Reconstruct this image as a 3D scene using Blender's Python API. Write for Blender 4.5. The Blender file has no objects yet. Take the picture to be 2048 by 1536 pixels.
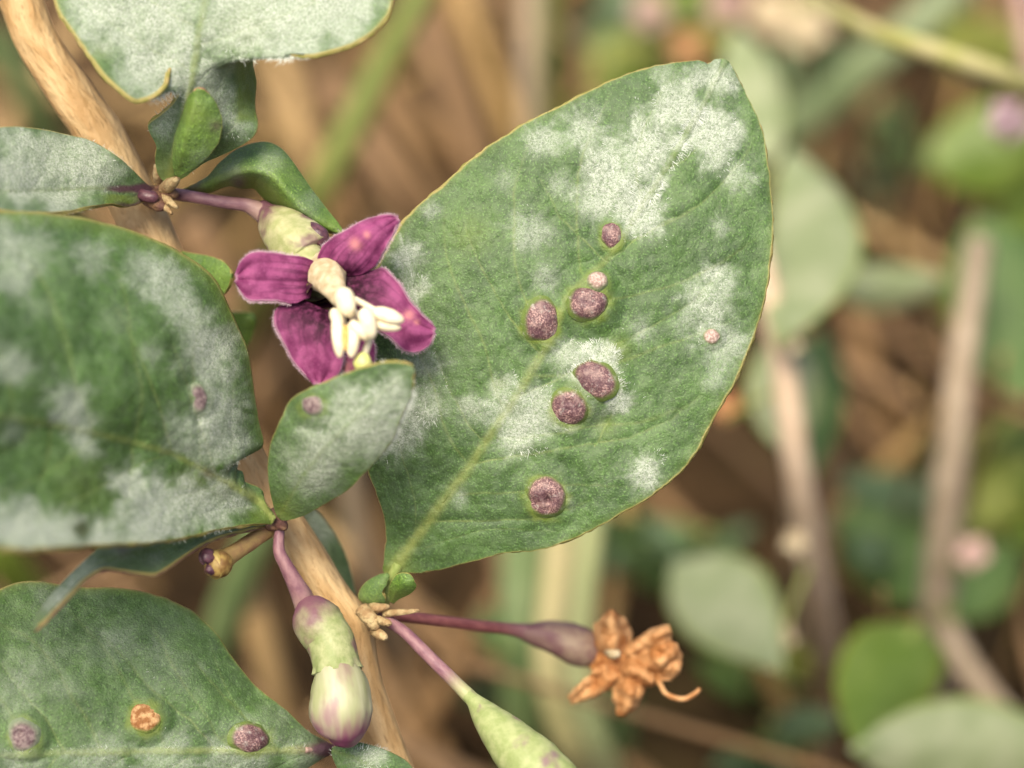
import bpy, math, random
import numpy as np
from mathutils import Vector

# ------------------------------------------------------------------ camera, sky, sun, exposure
SC = bpy.context.scene
COL = SC.collection
PITCH = math.radians(35)
CAM_H = 0.24            # metres above the litter
D = 0.22                # focus distance
W = 0.075               # width of the picture at the focus distance
PX = W / 2048
FWD = np.array([0, math.cos(PITCH), -math.sin(PITCH)])
UP = np.array([0, math.sin(PITCH), math.cos(PITCH)])
RIGHT = np.array([1.0, 0, 0])
CAM = np.array([0, 0, CAM_H])
cam = bpy.data.cameras.new('camera')
cam.sensor_width = 36
cam.lens = 36 * D / W
cam.clip_start = 0.005
cam.clip_end = 200
cam.dof.use_dof = True
cam.dof.focus_distance = D + 0.0005
cam.dof.aperture_fstop = cam.lens / 6.8
cam.dof.aperture_blades = 0
camo = bpy.data.objects.new('camera', cam)
COL.objects.link(camo)
camo.location = CAM
camo.rotation_euler = (math.pi / 2 - PITCH, 0, 0)
SC.camera = camo

SUN_EL, SUN_AZ = math.radians(62), math.radians(205)     # azimuth clockwise from +Y
world = bpy.data.worlds.new('World')
SC.world = world
world.use_nodes = True
wn = world.node_tree
sky = wn.nodes.new('ShaderNodeTexSky')
sky.sky_type = 'NISHITA'
sky.sun_disc = False
sky.sun_elevation = SUN_EL
sky.sun_rotation = SUN_AZ
sky.air_density = 0.8
sky.dust_density = 6.0
sky.ozone_density = 0.6
wn.nodes['Background'].inputs['Strength'].default_value = 0.09
wn.links.new(sky.outputs['Color'], wn.nodes['Background'].inputs['Color'])
sun = bpy.data.lights.new('sun', 'SUN')
sun.energy = 1.5
sun.angle = math.radians(32)
sun.color = (1.0, 0.89, 0.66)
suno = bpy.data.objects.new('sun', sun)
COL.objects.link(suno)
sd = Vector((math.sin(SUN_AZ) * math.cos(SUN_EL), math.cos(SUN_AZ) * math.cos(SUN_EL), math.sin(SUN_EL)))
suno.rotation_euler = sd.to_track_quat('Z', 'Y').to_euler()
suno.location = sd * 3
vs = SC.view_settings
vs.view_transform = 'Standard'
vs.look = 'None'
vs.gamma = 1
vs.exposure = 1.36
vs.use_curve_mapping = False
SC.cycles.use_denoising = True
SC.cycles.max_bounces = 6
SC.cycles.use_fast_gi = False

rng = np.random.default_rng(7)
random.seed(7)


# ------------------------------------------------------------------ pixel -> place
def P(u, v, d=0.0):
    """photo pixel (2048 wide) at d millimetres behind the focus plane"""
    u = np.asarray(u, float); v = np.asarray(v, float)
    t = D + np.asarray(d, float) / 1000
    k = W / D / 2048
    return CAM + t[..., None] * (FWD + ((u - 1024) * k)[..., None] * RIGHT - ((v - 768) * k)[..., None] * UP)


def ray_depth(u, v, h):
    k = W / D / 2048
    dz = FWD[2] - (v - 768) * k * UP[2]
    return (CAM_H - h / 1000) / -dz


def B(u, v, h):
    """photo pixel at h millimetres above the ground; returns (u, v, d)"""
    return (u, v, (ray_depth(u, v, h) - D) * 1000)


def pxr(w, d):
    """a width in pixels at depth d (mm) -> metres"""
    return w * PX * (D + d / 1000) / D


# ------------------------------------------------------------------ noise in numpy
def _hash(i, j, s):
    n = (i.astype(np.int64) * 374761393 + j.astype(np.int64) * 668265263 + s * 974634777) & 0xffffffff
    n = ((n ^ (n >> 13)) * 1274126177) & 0xffffffff
    return ((n ^ (n >> 16)) & 0xffff) / 65535.0


def vnoise(x, y, s=0):
    xi = np.floor(x); yi = np.floor(y)
    fx = x - xi; fy = y - yi
    fx = fx * fx * (3 - 2 * fx); fy = fy * fy * (3 - 2 * fy)
    a = _hash(xi, yi, s); b = _hash(xi + 1, yi, s); c = _hash(xi, yi + 1, s); d = _hash(xi + 1, yi + 1, s)
    return (a + (b - a) * fx) * (1 - fy) + (c + (d - c) * fx) * fy


def fbm(x, y, s=0, o=4):
    r = 0; a = 0.5
    for k in range(o):
        r = r + a * vnoise(x, y, s + k * 17); x = x * 2.03; y = y * 2.03; a *= 0.5
    return r / (1 - 0.5 ** o)


def sstep(a, b, x):
    t = np.clip((x - a) / (b - a), 0, 1)
    return t * t * (3 - 2 * t)


def crom(pts, n, sub=12):
    """Catmull-Rom through pts, resampled to n points of equal arc length"""
    p = np.asarray(pts, float)
    if len(p) == 2:
        return p[0] + (p[1] - p[0]) * np.linspace(0, 1, n)[:, None]
    q = np.vstack([2 * p[0] - p[1], p, 2 * p[-1] - p[-2]])
    out = []
    t = np.linspace(0, 1, sub, endpoint=False)[:, None]
    for i in range(1, len(q) - 2):
        a, b, c, d = q[i - 1], q[i], q[i + 1], q[i + 2]
        out.append(0.5 * (2 * b + (c - a) * t + (2 * a - 5 * b + 4 * c - d) * t ** 2 + (3 * b - a - 3 * c + d) * t ** 3))
    out.append(p[-1:])
    o = np.vstack(out)
    s = np.concatenate([[0], np.cumsum(np.linalg.norm(np.diff(o, axis=0), axis=1))])
    x = np.linspace(0, s[-1], n)
    return np.stack([np.interp(x, s, o[:, k]) for k in range(o.shape[1])], 1)


# ------------------------------------------------------------------ objects
def mesh_obj(name, verts, faces, mat, parent=None, origin=(0, 0, 0), attrs=None, uv=None, smooth=True):
    me = bpy.data.meshes.new(name)
    verts = np.asarray(verts, float) - np.asarray(origin)
    f = np.asarray(faces, np.int32)
    k = f.shape[1]
    me.vertices.add(len(verts)); me.vertices.foreach_set('co', verts.ravel())
    me.loops.add(f.size); me.loops.foreach_set('vertex_index', f.ravel())
    me.polygons.add(len(f))
    me.polygons.foreach_set('loop_start', np.arange(0, f.size, k, dtype=np.int32))
    me.update(calc_edges=True)
    me.polygons.foreach_set('use_smooth', np.full(len(f), smooth))
    for a, val in (attrs or {}).items():
        at = me.attributes.new(a, 'FLOAT', 'POINT')
        at.data.foreach_set('value', np.asarray(val, np.float32).ravel())
    if uv is not None:
        l = me.uv_layers.new(name='UVMap')
        l.data.foreach_set('uv', np.asarray(uv, np.float32)[f.ravel()].ravel())
    me.materials.append(mat)
    o = bpy.data.objects.new(name, me)
    COL.objects.link(o)
    if parent is not None:
        o.parent = parent
    return o


def tag(o, label=None, cat=None, group=None, kind=None):
    for k, v in (('label', label), ('category', cat), ('group', group), ('kind', kind)):
        if v: o[k] = v
    return o


class Thing:
    def __init__(self, name, loc, label, cat, group=None):
        self.o = bpy.data.objects.new(name, None)
        self.o.empty_display_size = 0.01
        COL.objects.link(self.o)
        self.loc = np.asarray(loc, float)
        self.o.location = loc
        tag(self.o, label, cat, group)


def grid_faces(n, m, wrap=False):
    i = np.arange(n - 1)[:, None]; j = np.arange(m if wrap else m - 1)[None, :]
    j2 = (j + 1) % m
    return np.stack([i * m + j, i * m + j2, (i + 1) * m + j2, (i + 1) * m + j], -1).reshape(-1, 4)


def tube(name, path, mat, th, parent, n=40, seg=16, rough=0.0, rs=3.0, seed=0, extra=None, flat=1.0, cap=True, world=False, attrs=None, rfun=None):
    """path rows: (u, v, d, width_px), or world x, y, z, radius when world=True"""
    p = crom(path, n)
    if world:
        c = p[:, :3]; r = p[:, 3]
    else:
        c = P(p[:, 0], p[:, 1], p[:, 2]); r = pxr(p[:, 3], p[:, 2]) / 2
    t = np.gradient(c, axis=0); t /= np.linalg.norm(t, axis=1)[:, None] + 1e-12
    ref = -FWD
    a = np.cross(t, ref); ln = np.linalg.norm(a, axis=1)[:, None]
    a = np.where(ln > 0.05, a / (ln + 1e-12), RIGHT)
    b = np.cross(a, t)
    an = np.linspace(0, 2 * math.pi, seg, endpoint=False)
    L = np.concatenate([[0], np.cumsum(np.linalg.norm(np.diff(c, axis=0), axis=1))])
    rr = r[:, None] * np.ones(seg)[None]
    if rough:
        rr = rr * (1 + rough * (fbm(np.cos(an)[None] * 1.5 + L[:, None] * 1000 / rs, np.sin(an)[None] * 1.5 + L[:, None] * 300 / rs, seed) - 0.5) * 2)
    if rfun is not None:
        rr = rr * rfun(np.linspace(0, 1, n)[:, None], an[None])
    v = c[:, None] + rr[..., None] * (np.cos(an)[None, :, None] * a[:, None] + flat * np.sin(an)[None, :, None] * b[:, None])
    uv = np.stack(np.broadcast_arrays(an[None] / (2 * math.pi), L[:, None] * 1000), -1).reshape(-1, 2)
    V = v.reshape(-1, 3); F = grid_faces(n, seg, True)
    at = {'along': np.repeat(L / L[-1], seg)}
    if cap:
        V = np.vstack([V, c[:1], c[-1:]]); k = n * seg
        j = np.arange(seg); j2 = (j + 1) % seg
        F = np.vstack([F, np.stack([np.full(seg, k), j2, j, np.full(seg, k)], -1)[:, :4],
                       np.stack([np.full(seg, k + 1), (n - 1) * seg + j, (n - 1) * seg + j2, np.full(seg, k + 1)], -1)])
        uv = np.vstack([uv, [[0, 0], [0, L[-1] * 1000]]])
        at['along'] = np.concatenate([at['along'], [0, 1]])
        # caps as quads with a repeated corner would be invalid: use mid points of the fan instead
        F = F[:-2 * seg]
        half = seg // 2
        caps = []
        for s0, cc in ((0, k), ((n - 1) * seg, k + 1)):
            for q in range(half):
                x, y, z = s0 + 2 * q, s0 + (2 * q + 1) % seg, s0 + (2 * q + 2) % seg
                caps.append([cc, z, y, x] if s0 == 0 else [cc, x, y, z])
        F = np.vstack([F, np.array(caps)])
    o = mesh_obj(name, V, F, mat, parent if parent is not None else None, th.loc if th else (0, 0, 0), at, uv)
    return o


def seg_dist(px, py, line):
    """distance of points to a polyline in pixels and fraction along it"""
    best = np.full(px.shape, 1e9); fr = np.zeros(px.shape)
    l = np.asarray(line, float)[:, :2]; n = len(l) - 1
    for i in range(n):
        a, b = l[i], l[i + 1]; ab = b - a
        t = np.clip(((px - a[0]) * ab[0] + (py - a[1]) * ab[1]) / (ab @ ab + 1e-9), 0, 1)
        d = np.hypot(px - a[0] - t * ab[0], py - a[1] - t * ab[1])
        m = d < best
        best = np.where(m, d, best); fr = np.where(m, (i + t) / n, fr)
    return best, fr


class Sheet:
    """thin blade between a left and a right outline and a midline; rows (u, v, d)"""
    def __init__(self, name, th, parent, mat, mid, left, right, nS=120, nT=60, thick=0.25, bow=1.7,
                 relief=None, attr=None, edge=0.0, seed=0, keep_edges=True, push=0.0):
        M = crom(mid, nS); L = crom(left, nS); R = crom(right, nS)
        t = np.linspace(-1, 1, nT)
        tt = np.sign(t) * np.abs(t) ** 0.9
        w = np.abs(tt)[None, :, None]
        Eg = np.where((tt < 0)[None, :, None], L[:, None], R[:, None])
        q = M[:, None] * (1 - w) + Eg * w
        wd = np.abs(tt)[None] ** bow
        q[..., 2] = M[:, None, 2] * (1 - wd) + Eg[..., 2] * wd
        if edge:
            s = np.linspace(0, 1, nS)[:, None]
            e = edge * (fbm(s * nS / 7, tt[None] * 0 + np.sign(tt)[None] * 9, seed, 3) - 0.5) * 2 * sstep(0.9, 1.0, np.abs(tt))[None]
            dirv = Eg[..., :2] - M[:, None, :2]
            dirv = dirv / (np.linalg.norm(dirv, axis=-1, keepdims=True) + 1e-6)
            q[..., :2] += dirv * e[..., None]
        self.u, self.v = q[..., 0], q[..., 1]
        self.t = np.broadcast_to(tt[None], self.u.shape); self.s = np.broadcast_to(np.linspace(0, 1, nS)[:, None], self.u.shape)
        if relief is not None:
            q[..., 2] += relief(self)
        self.q = q
        self.p = P(q[..., 0], q[..., 1], q[..., 2])
        es = np.gradient(self.p, axis=0); et = np.gradient(self.p, axis=1)
        nrm = np.cross(es, et)
        ln = np.linalg.norm(nrm, axis=-1, keepdims=True)
        nrm = nrm / (ln + 1e-15)
        flip = np.sum(nrm * FWD) > 0
        if flip: nrm = -nrm
        self.n = nrm
        ok = ln[..., 0] > 1e-14
        self.n[~ok] = -FWD
        F = grid_faces(nS, nT)
        if flip: F = F[:, ::-1]
        at = attr(self) if attr else {}
        self.at = at
        self.th = th
        self.o = mesh_obj(name, self.p.reshape(-1, 3), F, mat, parent, th.loc, {k: a.reshape(-1) for k, a in at.items()})
        if thick:
            m = self.o.modifiers.new('thickness', 'SOLIDIFY')
            m.thickness = thick / 1000; m.offset = -1; m.use_rim = True
        self.es, self.et = es, et
        self.nS, self.nT = nS, nT

    def near(self, u, v):
        k = np.argmin((self.u - u) ** 2 + (self.v - v) ** 2)
        return np.unravel_index(k, self.u.shape)

    def frame(self, u, v):
        i, j = self.near(u, v)
        n = self.n[i, j]
        x = RIGHT - n * (RIGHT @ n); x /= np.linalg.norm(x)
        y = np.cross(n, x)
        return self.p[i, j], x, y, n

    def edge_path(self, side, a=0.0, b=1.0):
        j = 0 if side < 0 else self.nT - 1
        i0, i1 = int(a * (self.nS - 1)), int(b * (self.nS - 1)) + 1
        return self.p[i0:i1, j]


def leaf_margin(sh, mat, r=0.075, seed=0, a=0.01, b=0.995):
    """the thickened, beaded rim of a leaf as one closed tube"""
    pts = np.vstack([sh.edge_path(-1, a, b), sh.edge_path(1, a, b)[::-1]])
    step = np.linalg.norm(np.diff(pts, axis=0), axis=1)
    keep = np.concatenate([[True], step > 2e-5]); pts = pts[keep]
    n = len(pts)
    rad = 1.25 * r / 1000 * (0.45 + 1.1 * vnoise(np.arange(n) * 0.31, np.zeros(n) + seed, seed))
    c = pts
    tg = np.gradient(c, axis=0); tg /= np.linalg.norm(tg, axis=1)[:, None] + 1e-12
    a_ = np.cross(tg, -FWD); a_ /= np.linalg.norm(a_, axis=1)[:, None] + 1e-12
    b_ = np.cross(a_, tg)
    seg = 6
    an = np.linspace(0, 2 * math.pi, seg, endpoint=False)
    V = c[:, None] + rad[:, None, None] * (np.cos(an)[None, :, None] * a_[:, None] + np.sin(an)[None, :, None] * b_[:, None])
    return mesh_obj('margin', V.reshape(-1, 3), grid_faces(n, seg, True), mat, sh.o, sh.th.loc)


def patches_field(u, v, patches, seed):
    """fuzzy mildew colonies: rows (u, v, radius, strength)"""
    f = np.zeros(u.shape)
    n1 = fbm(u / 26, v / 26, seed, 4); n2 = fbm(u / 75, v / 75, seed + 5, 3)
    for k, (a, b, r, s) in enumerate(patches):
        dx, dy = u - a, v - b
        ang = np.arctan2(dy, dx)
        ray = fbm(ang * 5.5 + 40, np.hypot(dx, dy) / 60 + k * 3.7, seed + 3, 2)
        d = np.hypot(dx, dy) / r
        g = s * (1 - sstep(0.1, 1.2, d + (n1 - 0.5) * 0.75 + (ray - 0.5) * 0.75 * np.minimum(1, d) + (n2 - 0.5) * 0.4))
        f = 1 - (1 - f) * (1 - np.clip(g, 0, 1))
    return f


def mildew_hairs(sh, patches, count, mat, seed=0, wpx=1.15, lpx=(8, 24), power=0.9, lift=0.05):
    r = np.random.default_rng(seed)
    m = np.clip(sh.at['mildew'], 0, 1)[:-1, :-1] ** power
    du1 = np.diff(sh.u, axis=0)[:, :-1]; dv1 = np.diff(sh.v, axis=0)[:, :-1]
    du2 = np.diff(sh.u, axis=1)[:-1]; dv2 = np.diff(sh.v, axis=1)[:-1]
    area = np.abs(du1 * dv2 - dv1 * du2)
    wgt = (m * area).ravel(); wgt[(m.ravel() < 0.06) | (np.abs(sh.t[:-1, :-1]).ravel() > 0.90) | (sh.s[:-1, :-1].ravel() > 0.98)] = 0
    if wgt.sum() <= 0: return
    idx = r.choice(wgt.size, count, p=wgt / wgt.sum())
    i, j = np.unravel_index(idx, m.shape)
    a, b = r.random(count), r.random(count)
    def bil(A):
        a_, b_ = (a[:, None], b[:, None]) if A.ndim == 3 else (a, b)
        return (A[i, j] * (1 - a_) + A[i + 1, j] * a_) * (1 - b_) + (A[i, j + 1] * (1 - a_) + A[i + 1, j + 1] * a_) * b_
    pos = bil(sh.p); nn = sh.n[i, j]; u = bil(sh.u); v = bil(sh.v)
    pc = np.array([[q[0], q[1], q[2]] for q in patches])
    dist = np.hypot(u[:, None] - pc[None, :, 0], v[:, None] - pc[None, :, 1]) / pc[None, :, 2]
    k = dist.argmin(1)
    ang = np.arctan2(v - pc[k, 1], u - pc[k, 0]) + r.normal(0, 0.75, count)
    ln = r.uniform(lpx[0], lpx[1], count) * (0.6 + 0.5 * m[i, j]) * np.clip((1 - np.abs(sh.t[i, j])) * 7, 0.15, 1) * np.clip((1 - sh.s[i, j]) * 9, 0.15, 1)
    e1 = sh.p[i + 1, j] - sh.p[i, j]; e2 = sh.p[i, j + 1] - sh.p[i, j]
    det = du1[i, j] * dv2[i, j] - dv1[i, j] * du2[i, j]; det = np.where(np.abs(det) < 1e-6, 1e-6, det)
    def tan(dx, dy):
        A = (dx * dv2[i, j] - dy * du2[i, j]) / det; Bc = (-dx * dv1[i, j] + dy * du1[i, j]) / det
        q = A[:, None] * e1 + Bc[:, None] * e2
        return q / (np.linalg.norm(q, axis=1)[:, None] + 1e-12)
    d1 = tan(np.cos(ang), np.sin(ang)); ang2 = ang + r.normal(0, 0.6, count); d2 = tan(np.cos(ang2), np.sin(ang2))
    lm = (ln * PX)[:, None]
    lf = (r.uniform(0.2, 1.0, count) * lift / 1000)[:, None]
    p0 = pos + nn * 1.5e-5; p1 = p0 + d1 * lm * 0.5 + nn * lf; p2 = p1 + d2 * lm * 0.5 + nn * lf * r.uniform(-0.6, 0.8, count)[:, None]
    w = (r.uniform(0.6, 1.2, count) * wpx * PX / 2)[:, None]
    s1 = np.cross(d1, nn); s2 = np.cross(d2, nn)
    V = np.stack([p0 - s1 * w, p0 + s1 * w, p1 - s1 * w, p1 + s1 * w, p2 - s2 * w * 0.4, p2 + s2 * w * 0.4], 1)
    o = (np.arange(count) * 6)[:, None]
    F = np.concatenate([o + np.array([[0, 1, 3, 2]]), o + np.array([[2, 3, 5, 4]])], 0)
    ob = mesh_obj('mildew', V.reshape(-1, 3), F, mat, sh.o, sh.th.loc)
    ob['kind'] = 'stuff'


def gall(sh, u, v, rx, ry, mat, h=0.5, rot=0.0, seed=0, lobes=None, dent=None):
    """a blister raised on the leaf"""
    c, x, y, n = sh.frame(u, v)
    nr, na = 22, 48
    r = np.linspace(0, 1, nr)[:, None]; a = np.linspace(0, 2 * math.pi, na, endpoint=False)[None]
    wob = 1.28 + 0.16 * (fbm(np.cos(a) * 1.3 + seed, np.sin(a) * 1.3, seed, 2) - 0.5) * 2
    X = r * np.cos(a) * rx * wob; Y = r * np.sin(a) * ry * wob
    prof = np.clip(1 - r ** 2.4, 0, 1) ** 1.15 * np.ones_like(a)
    bump = (fbm(X / 20 + seed * 3, Y / 20, seed, 3) - 0.5)
    Z = prof * h * 1.1 * rx * (1 + 0.5 * bump)
    if dent:
        for (a0, b0, rr, dd) in dent:
            Z = Z - dd * rx * np.exp(-((X - a0 * rx) ** 2 + (Y - b0 * ry) ** 2) / (rr * rx) ** 2)
    Z = np.maximum(Z, 0.18 * h * rx * prof) + 4.5 - 7.0 * r ** 6
    ca, sa = math.cos(rot), math.sin(rot)
    X, Y = X * ca - Y * sa, X * sa + Y * ca
    V = c + PX * (X[..., None] * x + Y[..., None] * y + Z[..., None] * n)
    F = grid_faces(nr, na, True)
    return mesh_obj('gall', V.reshape(-1, 3), F[:, ::1], mat, sh.o, sh.th.loc,
                    {'radial': (r * np.ones_like(a)).reshape(-1)})


# ------------------------------------------------------------------ materials
class NT:
    def __init__(self, name):
        self.m = bpy.data.materials.new(name); self.m.use_nodes = True
        self.t = self.m.node_tree; self.t.nodes.clear()
        self.out = self.t.nodes.new('ShaderNodeOutputMaterial')
    def n(self, ty, **kw):
        nd = self.t.nodes.new(ty)
        for k, v in kw.items():
            if hasattr(nd, k) and k not in nd.inputs: setattr(nd, k, v)
        return nd
    def link(self, a, b): self.t.links.new(a, b)
    def put(self, sock, v):
        if hasattr(v, 'is_linked') or hasattr(v, 'links'): self.link(v, sock)
        elif v is not None:
            if isinstance(v, tuple) and len(v) == 3 and sock.type == 'RGBA': v = v + (1,)
            sock.default_value = v
    def attr(self, name):
        a = self.n('ShaderNodeAttribute'); a.attribute_name = name; return a.outputs['Fac']
    def obj(self, scale=1000, stretch=(1, 1, 1)):
        tc = self.n('ShaderNodeTexCoord'); mp = self.n('ShaderNodeMapping')
        mp.inputs['Scale'].default_value = tuple(scale * s for s in stretch)
        self.link(tc.outputs['Object'], mp.inputs['Vector']); return mp.outputs['Vector']
    def uv(self, su, sv):
        tc = self.n('ShaderNodeTexCoord'); mp = self.n('ShaderNodeMapping')
        mp.inputs['Scale'].default_value = (su, sv, 1)
        self.link(tc.outputs['UV'], mp.inputs['Vector']); return mp.outputs['Vector']
    def noise(self, vec, scale, detail=3, rough=0.55, dist=0.0):
        n = self.n('ShaderNodeTexNoise'); self.link(vec, n.inputs['Vector'])
        n.inputs['Scale'].default_value = scale; n.inputs['Detail'].default_value = detail
        n.inputs['Roughness'].default_value = rough; n.inputs['Distortion'].default_value = dist
        return n.outputs['Fac']
    def math(self, op, a, b=0.0, clamp=False):
        m = self.n('ShaderNodeMath'); m.operation = op; m.use_clamp = clamp
        self.put(m.inputs[0], a); self.put(m.inputs[1], b); return m.outputs[0]
    def ramp(self, x, a, b, lo=0.0, hi=1.0):
        m = self.n('ShaderNodeMapRange'); m.interpolation_type = 'SMOOTHSTEP'
        self.put(m.inputs['Value'], x)
        m.inputs['From Min'].default_value = a; m.inputs['From Max'].default_value = b
        m.inputs['To Min'].default_value = lo; m.inputs['To Max'].default_value = hi
        return m.outputs['Result']
    def mix(self, f, a, b):
        m = self.n('ShaderNodeMix'); m.data_type = 'RGBA'
        self.put(m.inputs[0], f); self.put(m.inputs[6], a); self.put(m.inputs[7], b); return m.outputs[2]
    def bsdf(self, col, rough=0.6, spec=0.4, bump=None, bstr=0.3, bdist=0.0001, transl=0.0, tcol=None, sheen=0.0):
        b = self.n('ShaderNodeBsdfPrincipled')
        self.put(b.inputs['Base Color'], col); self.put(b.inputs['Roughness'], rough)
        self.put(b.inputs['Specular IOR Level'], spec)
        b.inputs['Sheen Weight'].default_value = sheen
        if bump is not None:
            bp = self.n('ShaderNodeBump'); bp.inputs['Strength'].default_value = bstr
            bp.inputs['Distance'].default_value = bdist
            self.link(bump, bp.inputs['Height']); self.link(bp.outputs['Normal'], b.inputs['Normal'])
        s = b.outputs[0]
        if transl:
            tr = self.n('ShaderNodeBsdfTranslucent'); self.put(tr.inputs['Color'], tcol if tcol is not None else col)
            mx = self.n('ShaderNodeMixShader'); mx.inputs[0].default_value = transl
            self.link(s, mx.inputs[1]); self.link(tr.outputs[0], mx.inputs[2]); s = mx.outputs[0]
        self.link(s, self.out.inputs['Surface'])
        return self.m


MILDEW = (0.56, 0.61, 0.53)


def leaf_material(name, dark, light, vein=(0.26, 0.31, 0.085), bloom=0.10):
    N = NT(name); o = N.obj()
    c = N.mix(N.ramp(N.noise(o, 0.35, 4), 0.35, 0.68), dark, light)
    c = N.mix(N.ramp(N.noise(o, 6.5, 2), 0.52, 0.70, 0, 0.7), c, tuple(x * 1.9 for x in light))
    c = N.mix(N.ramp(N.noise(o, 4.2, 3), 0.50, 0.70, 0, 0.6), c, tuple(x * 0.45 for x in dark))
    c = N.mix(N.attr('halo'), c, (0.15, 0.21, 0.022))
    # thin overall bloom that makes the blade greyish
    bl = N.math('MULTIPLY', N.ramp(N.noise(o, 1.1, 5, 0.65), 0.32, 0.72), bloom)
    c = N.mix(bl, c, (0.38, 0.46, 0.34))
    c = N.mix(N.math('MULTIPLY', N.attr('vein'), N.ramp(N.noise(o, 2.2, 3), 0.2, 0.65, 0.45, 1.0)), c, vein)
    c = N.mix(N.attr('purple'), c, (0.085, 0.032, 0.052))
    fib = N.noise(o, 6.0, 3, 0.7, 1.2)
    m = N.math('MULTIPLY', N.attr('mildew'), N.ramp(fib, 0.34, 0.64, 0.28, 0.98), True)
    c = N.mix(m, c, MILDEW)
    c = N.mix(N.attr('rim'), c, (0.40, 0.34, 0.11))
    r = N.math('ADD', N.math('MULTIPLY', N.attr('mildew'), 0.3), 0.46)
    h = N.math('ADD', N.noise(o, 6.5, 3, 0.6), N.math('MULTIPLY', N.noise(o, 1.4, 3), 1.2))
    return N.bsdf(c, r, 0.42, h, 0.6, 0.00014, 0.14, (0.10, 0.20, 0.02))


MAT = {}
MAT['leaf'] = leaf_material('leaf_green', (0.042, 0.094, 0.021), (0.076, 0.152, 0.036))
MAT['leaf_pale'] = leaf_material('leaf_grey_green', (0.055, 0.112, 0.032), (0.09, 0.165, 0.052), bloom=0.14)
MAT['leaf_fresh'] = leaf_material('leaf_fresh_green', (0.07, 0.15, 0.018), (0.125, 0.22, 0.032), bloom=0.06)


def simple(name, a, b, scale=2.0, rough=0.7, spec=0.3, bstr=0.4, bdist=0.0001, transl=0.0, fine=8.0, sheen=0.0):
    N = NT(name); o = N.obj()
    c = N.mix(N.ramp(N.noise(o, scale, 4), 0.33, 0.68), a, b)
    return N.bsdf(c, rough, spec, N.noise(o, fine, 3), bstr, bdist, transl, None, sheen)


N = NT('mildew_thread'); MAT['thread'] = N.bsdf((0.68, 0.73, 0.66), 0.9, 0.1, transl=0.3)
MAT['margin'] = simple('leaf_margin', (0.30, 0.30, 0.07), (0.50, 0.40, 0.17), 1.2, 0.5, transl=0.4)
MAT['margin_purple'] = simple('leaf_margin_purple', (0.16, 0.07, 0.06), (0.30, 0.22, 0.10), 0.8, 0.55)

# galls: dark purple with pink granules
N = NT('gall_purple'); o = N.obj()
g = N.ramp(N.noise(o, 8.5, 1, 0.5), 0.42, 0.70)
c = N.mix(g, (0.12, 0.060, 0.066), (0.40, 0.255, 0.23))
c = N.mix(N.ramp(N.noise(o, 0.9, 3), 0.40, 0.62, 0, 0.75), c, (0.085, 0.038, 0.05))
c = N.mix(N.ramp(N.noise(o, 1.3, 3), 0.52, 0.7, 0, 0.5), c, (0.36, 0.25, 0.22))
c = N.mix(N.ramp(N.math('ADD', N.attr('radial'), N.math('MULTIPLY', N.noise(o, 1.6, 3), 0.12)), 0.78, 0.98, 0, 1.0), c, (0.12, 0.175, 0.04))
c = N.mix(N.ramp(N.noise(o, 1.9, 4, 0.7), 0.54, 0.72, 0, 0.55), c, (0.42, 0.42, 0.38))
MAT['gall'] = N.bsdf(c, 0.5, 0.4, N.noise(o, 8.5, 1, 0.5), 0.6, 0.00010)
N = NT('gall_pale'); o = N.obj()
c = N.mix(N.ramp(N.noise(o, 5.0, 2), 0.4, 0.66), (0.30, 0.20, 0.17), (0.50, 0.40, 0.35))
c = N.mix(N.ramp(N.attr('radial'), 0.55, 0.95, 0, 1.0), c, (0.15, 0.21, 0.09))
MAT['gall_pale'] = N.bsdf(c, 0.6, 0.35, N.noise(o, 5.5, 2), 0.6, 0.00014)
N = NT('gall_flat'); o = N.obj()
c = N.mix(N.ramp(N.noise(o, 3.5, 3), 0.38, 0.66), (0.12, 0.075, 0.085), (0.27, 0.21, 0.20))
c = N.mix(N.ramp(N.attr('radial'), 0.5, 0.95, 0, 1.0), c, (0.19, 0.24, 0.15))
MAT['gall_flat'] = N.bsdf(c, 0.7, 0.3, N.noise(o, 5.5, 2), 0.6, 0.00014)
N = NT('gall_dry'); o = N.obj()
c = N.mix(N.ramp(N.noise(o, 2.2, 4), 0.38, 0.62), (0.26, 0.11, 0.035), (0.55, 0.34, 0.16))
c = N.mix(N.ramp(N.attr('radial'), 0.78, 0.96, 0, 1.0), c, (0.14, 0.19, 0.04))
MAT['gall_dry'] = N.bsdf(c, 0.75, 0.3, N.noise(o, 4.5, 3), 0.8, 0.0002)

# pale tan bark of the stem, streaked along its length
N = NT('stem_bark'); uv = N.uv(9, 0.22); uv2 = N.uv(22, 0.7)
s1 = N.noise(uv, 1.0, 5, 0.6, 0.4); s2 = N.noise(uv2, 1.0, 3)
c = N.mix(N.ramp(s1, 0.32, 0.70), (0.40, 0.245, 0.10), (0.56, 0.40, 0.205))
c = N.mix(N.ramp(s2, 0.60, 0.74, 0, 0.75), c, (0.22, 0.125, 0.05))
c = N.mix(N.ramp(N.noise(N.uv(5, 0.05), 1.0, 3), 0.55, 0.72, 0, 0.5), c, (0.60, 0.38, 0.18))
MAT['bark'] = N.bsdf(c, 0.62, 0.35, N.math('ADD', s1, N.math('MULTIPLY', s2, 0.9)), 0.8, 0.0004)

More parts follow.
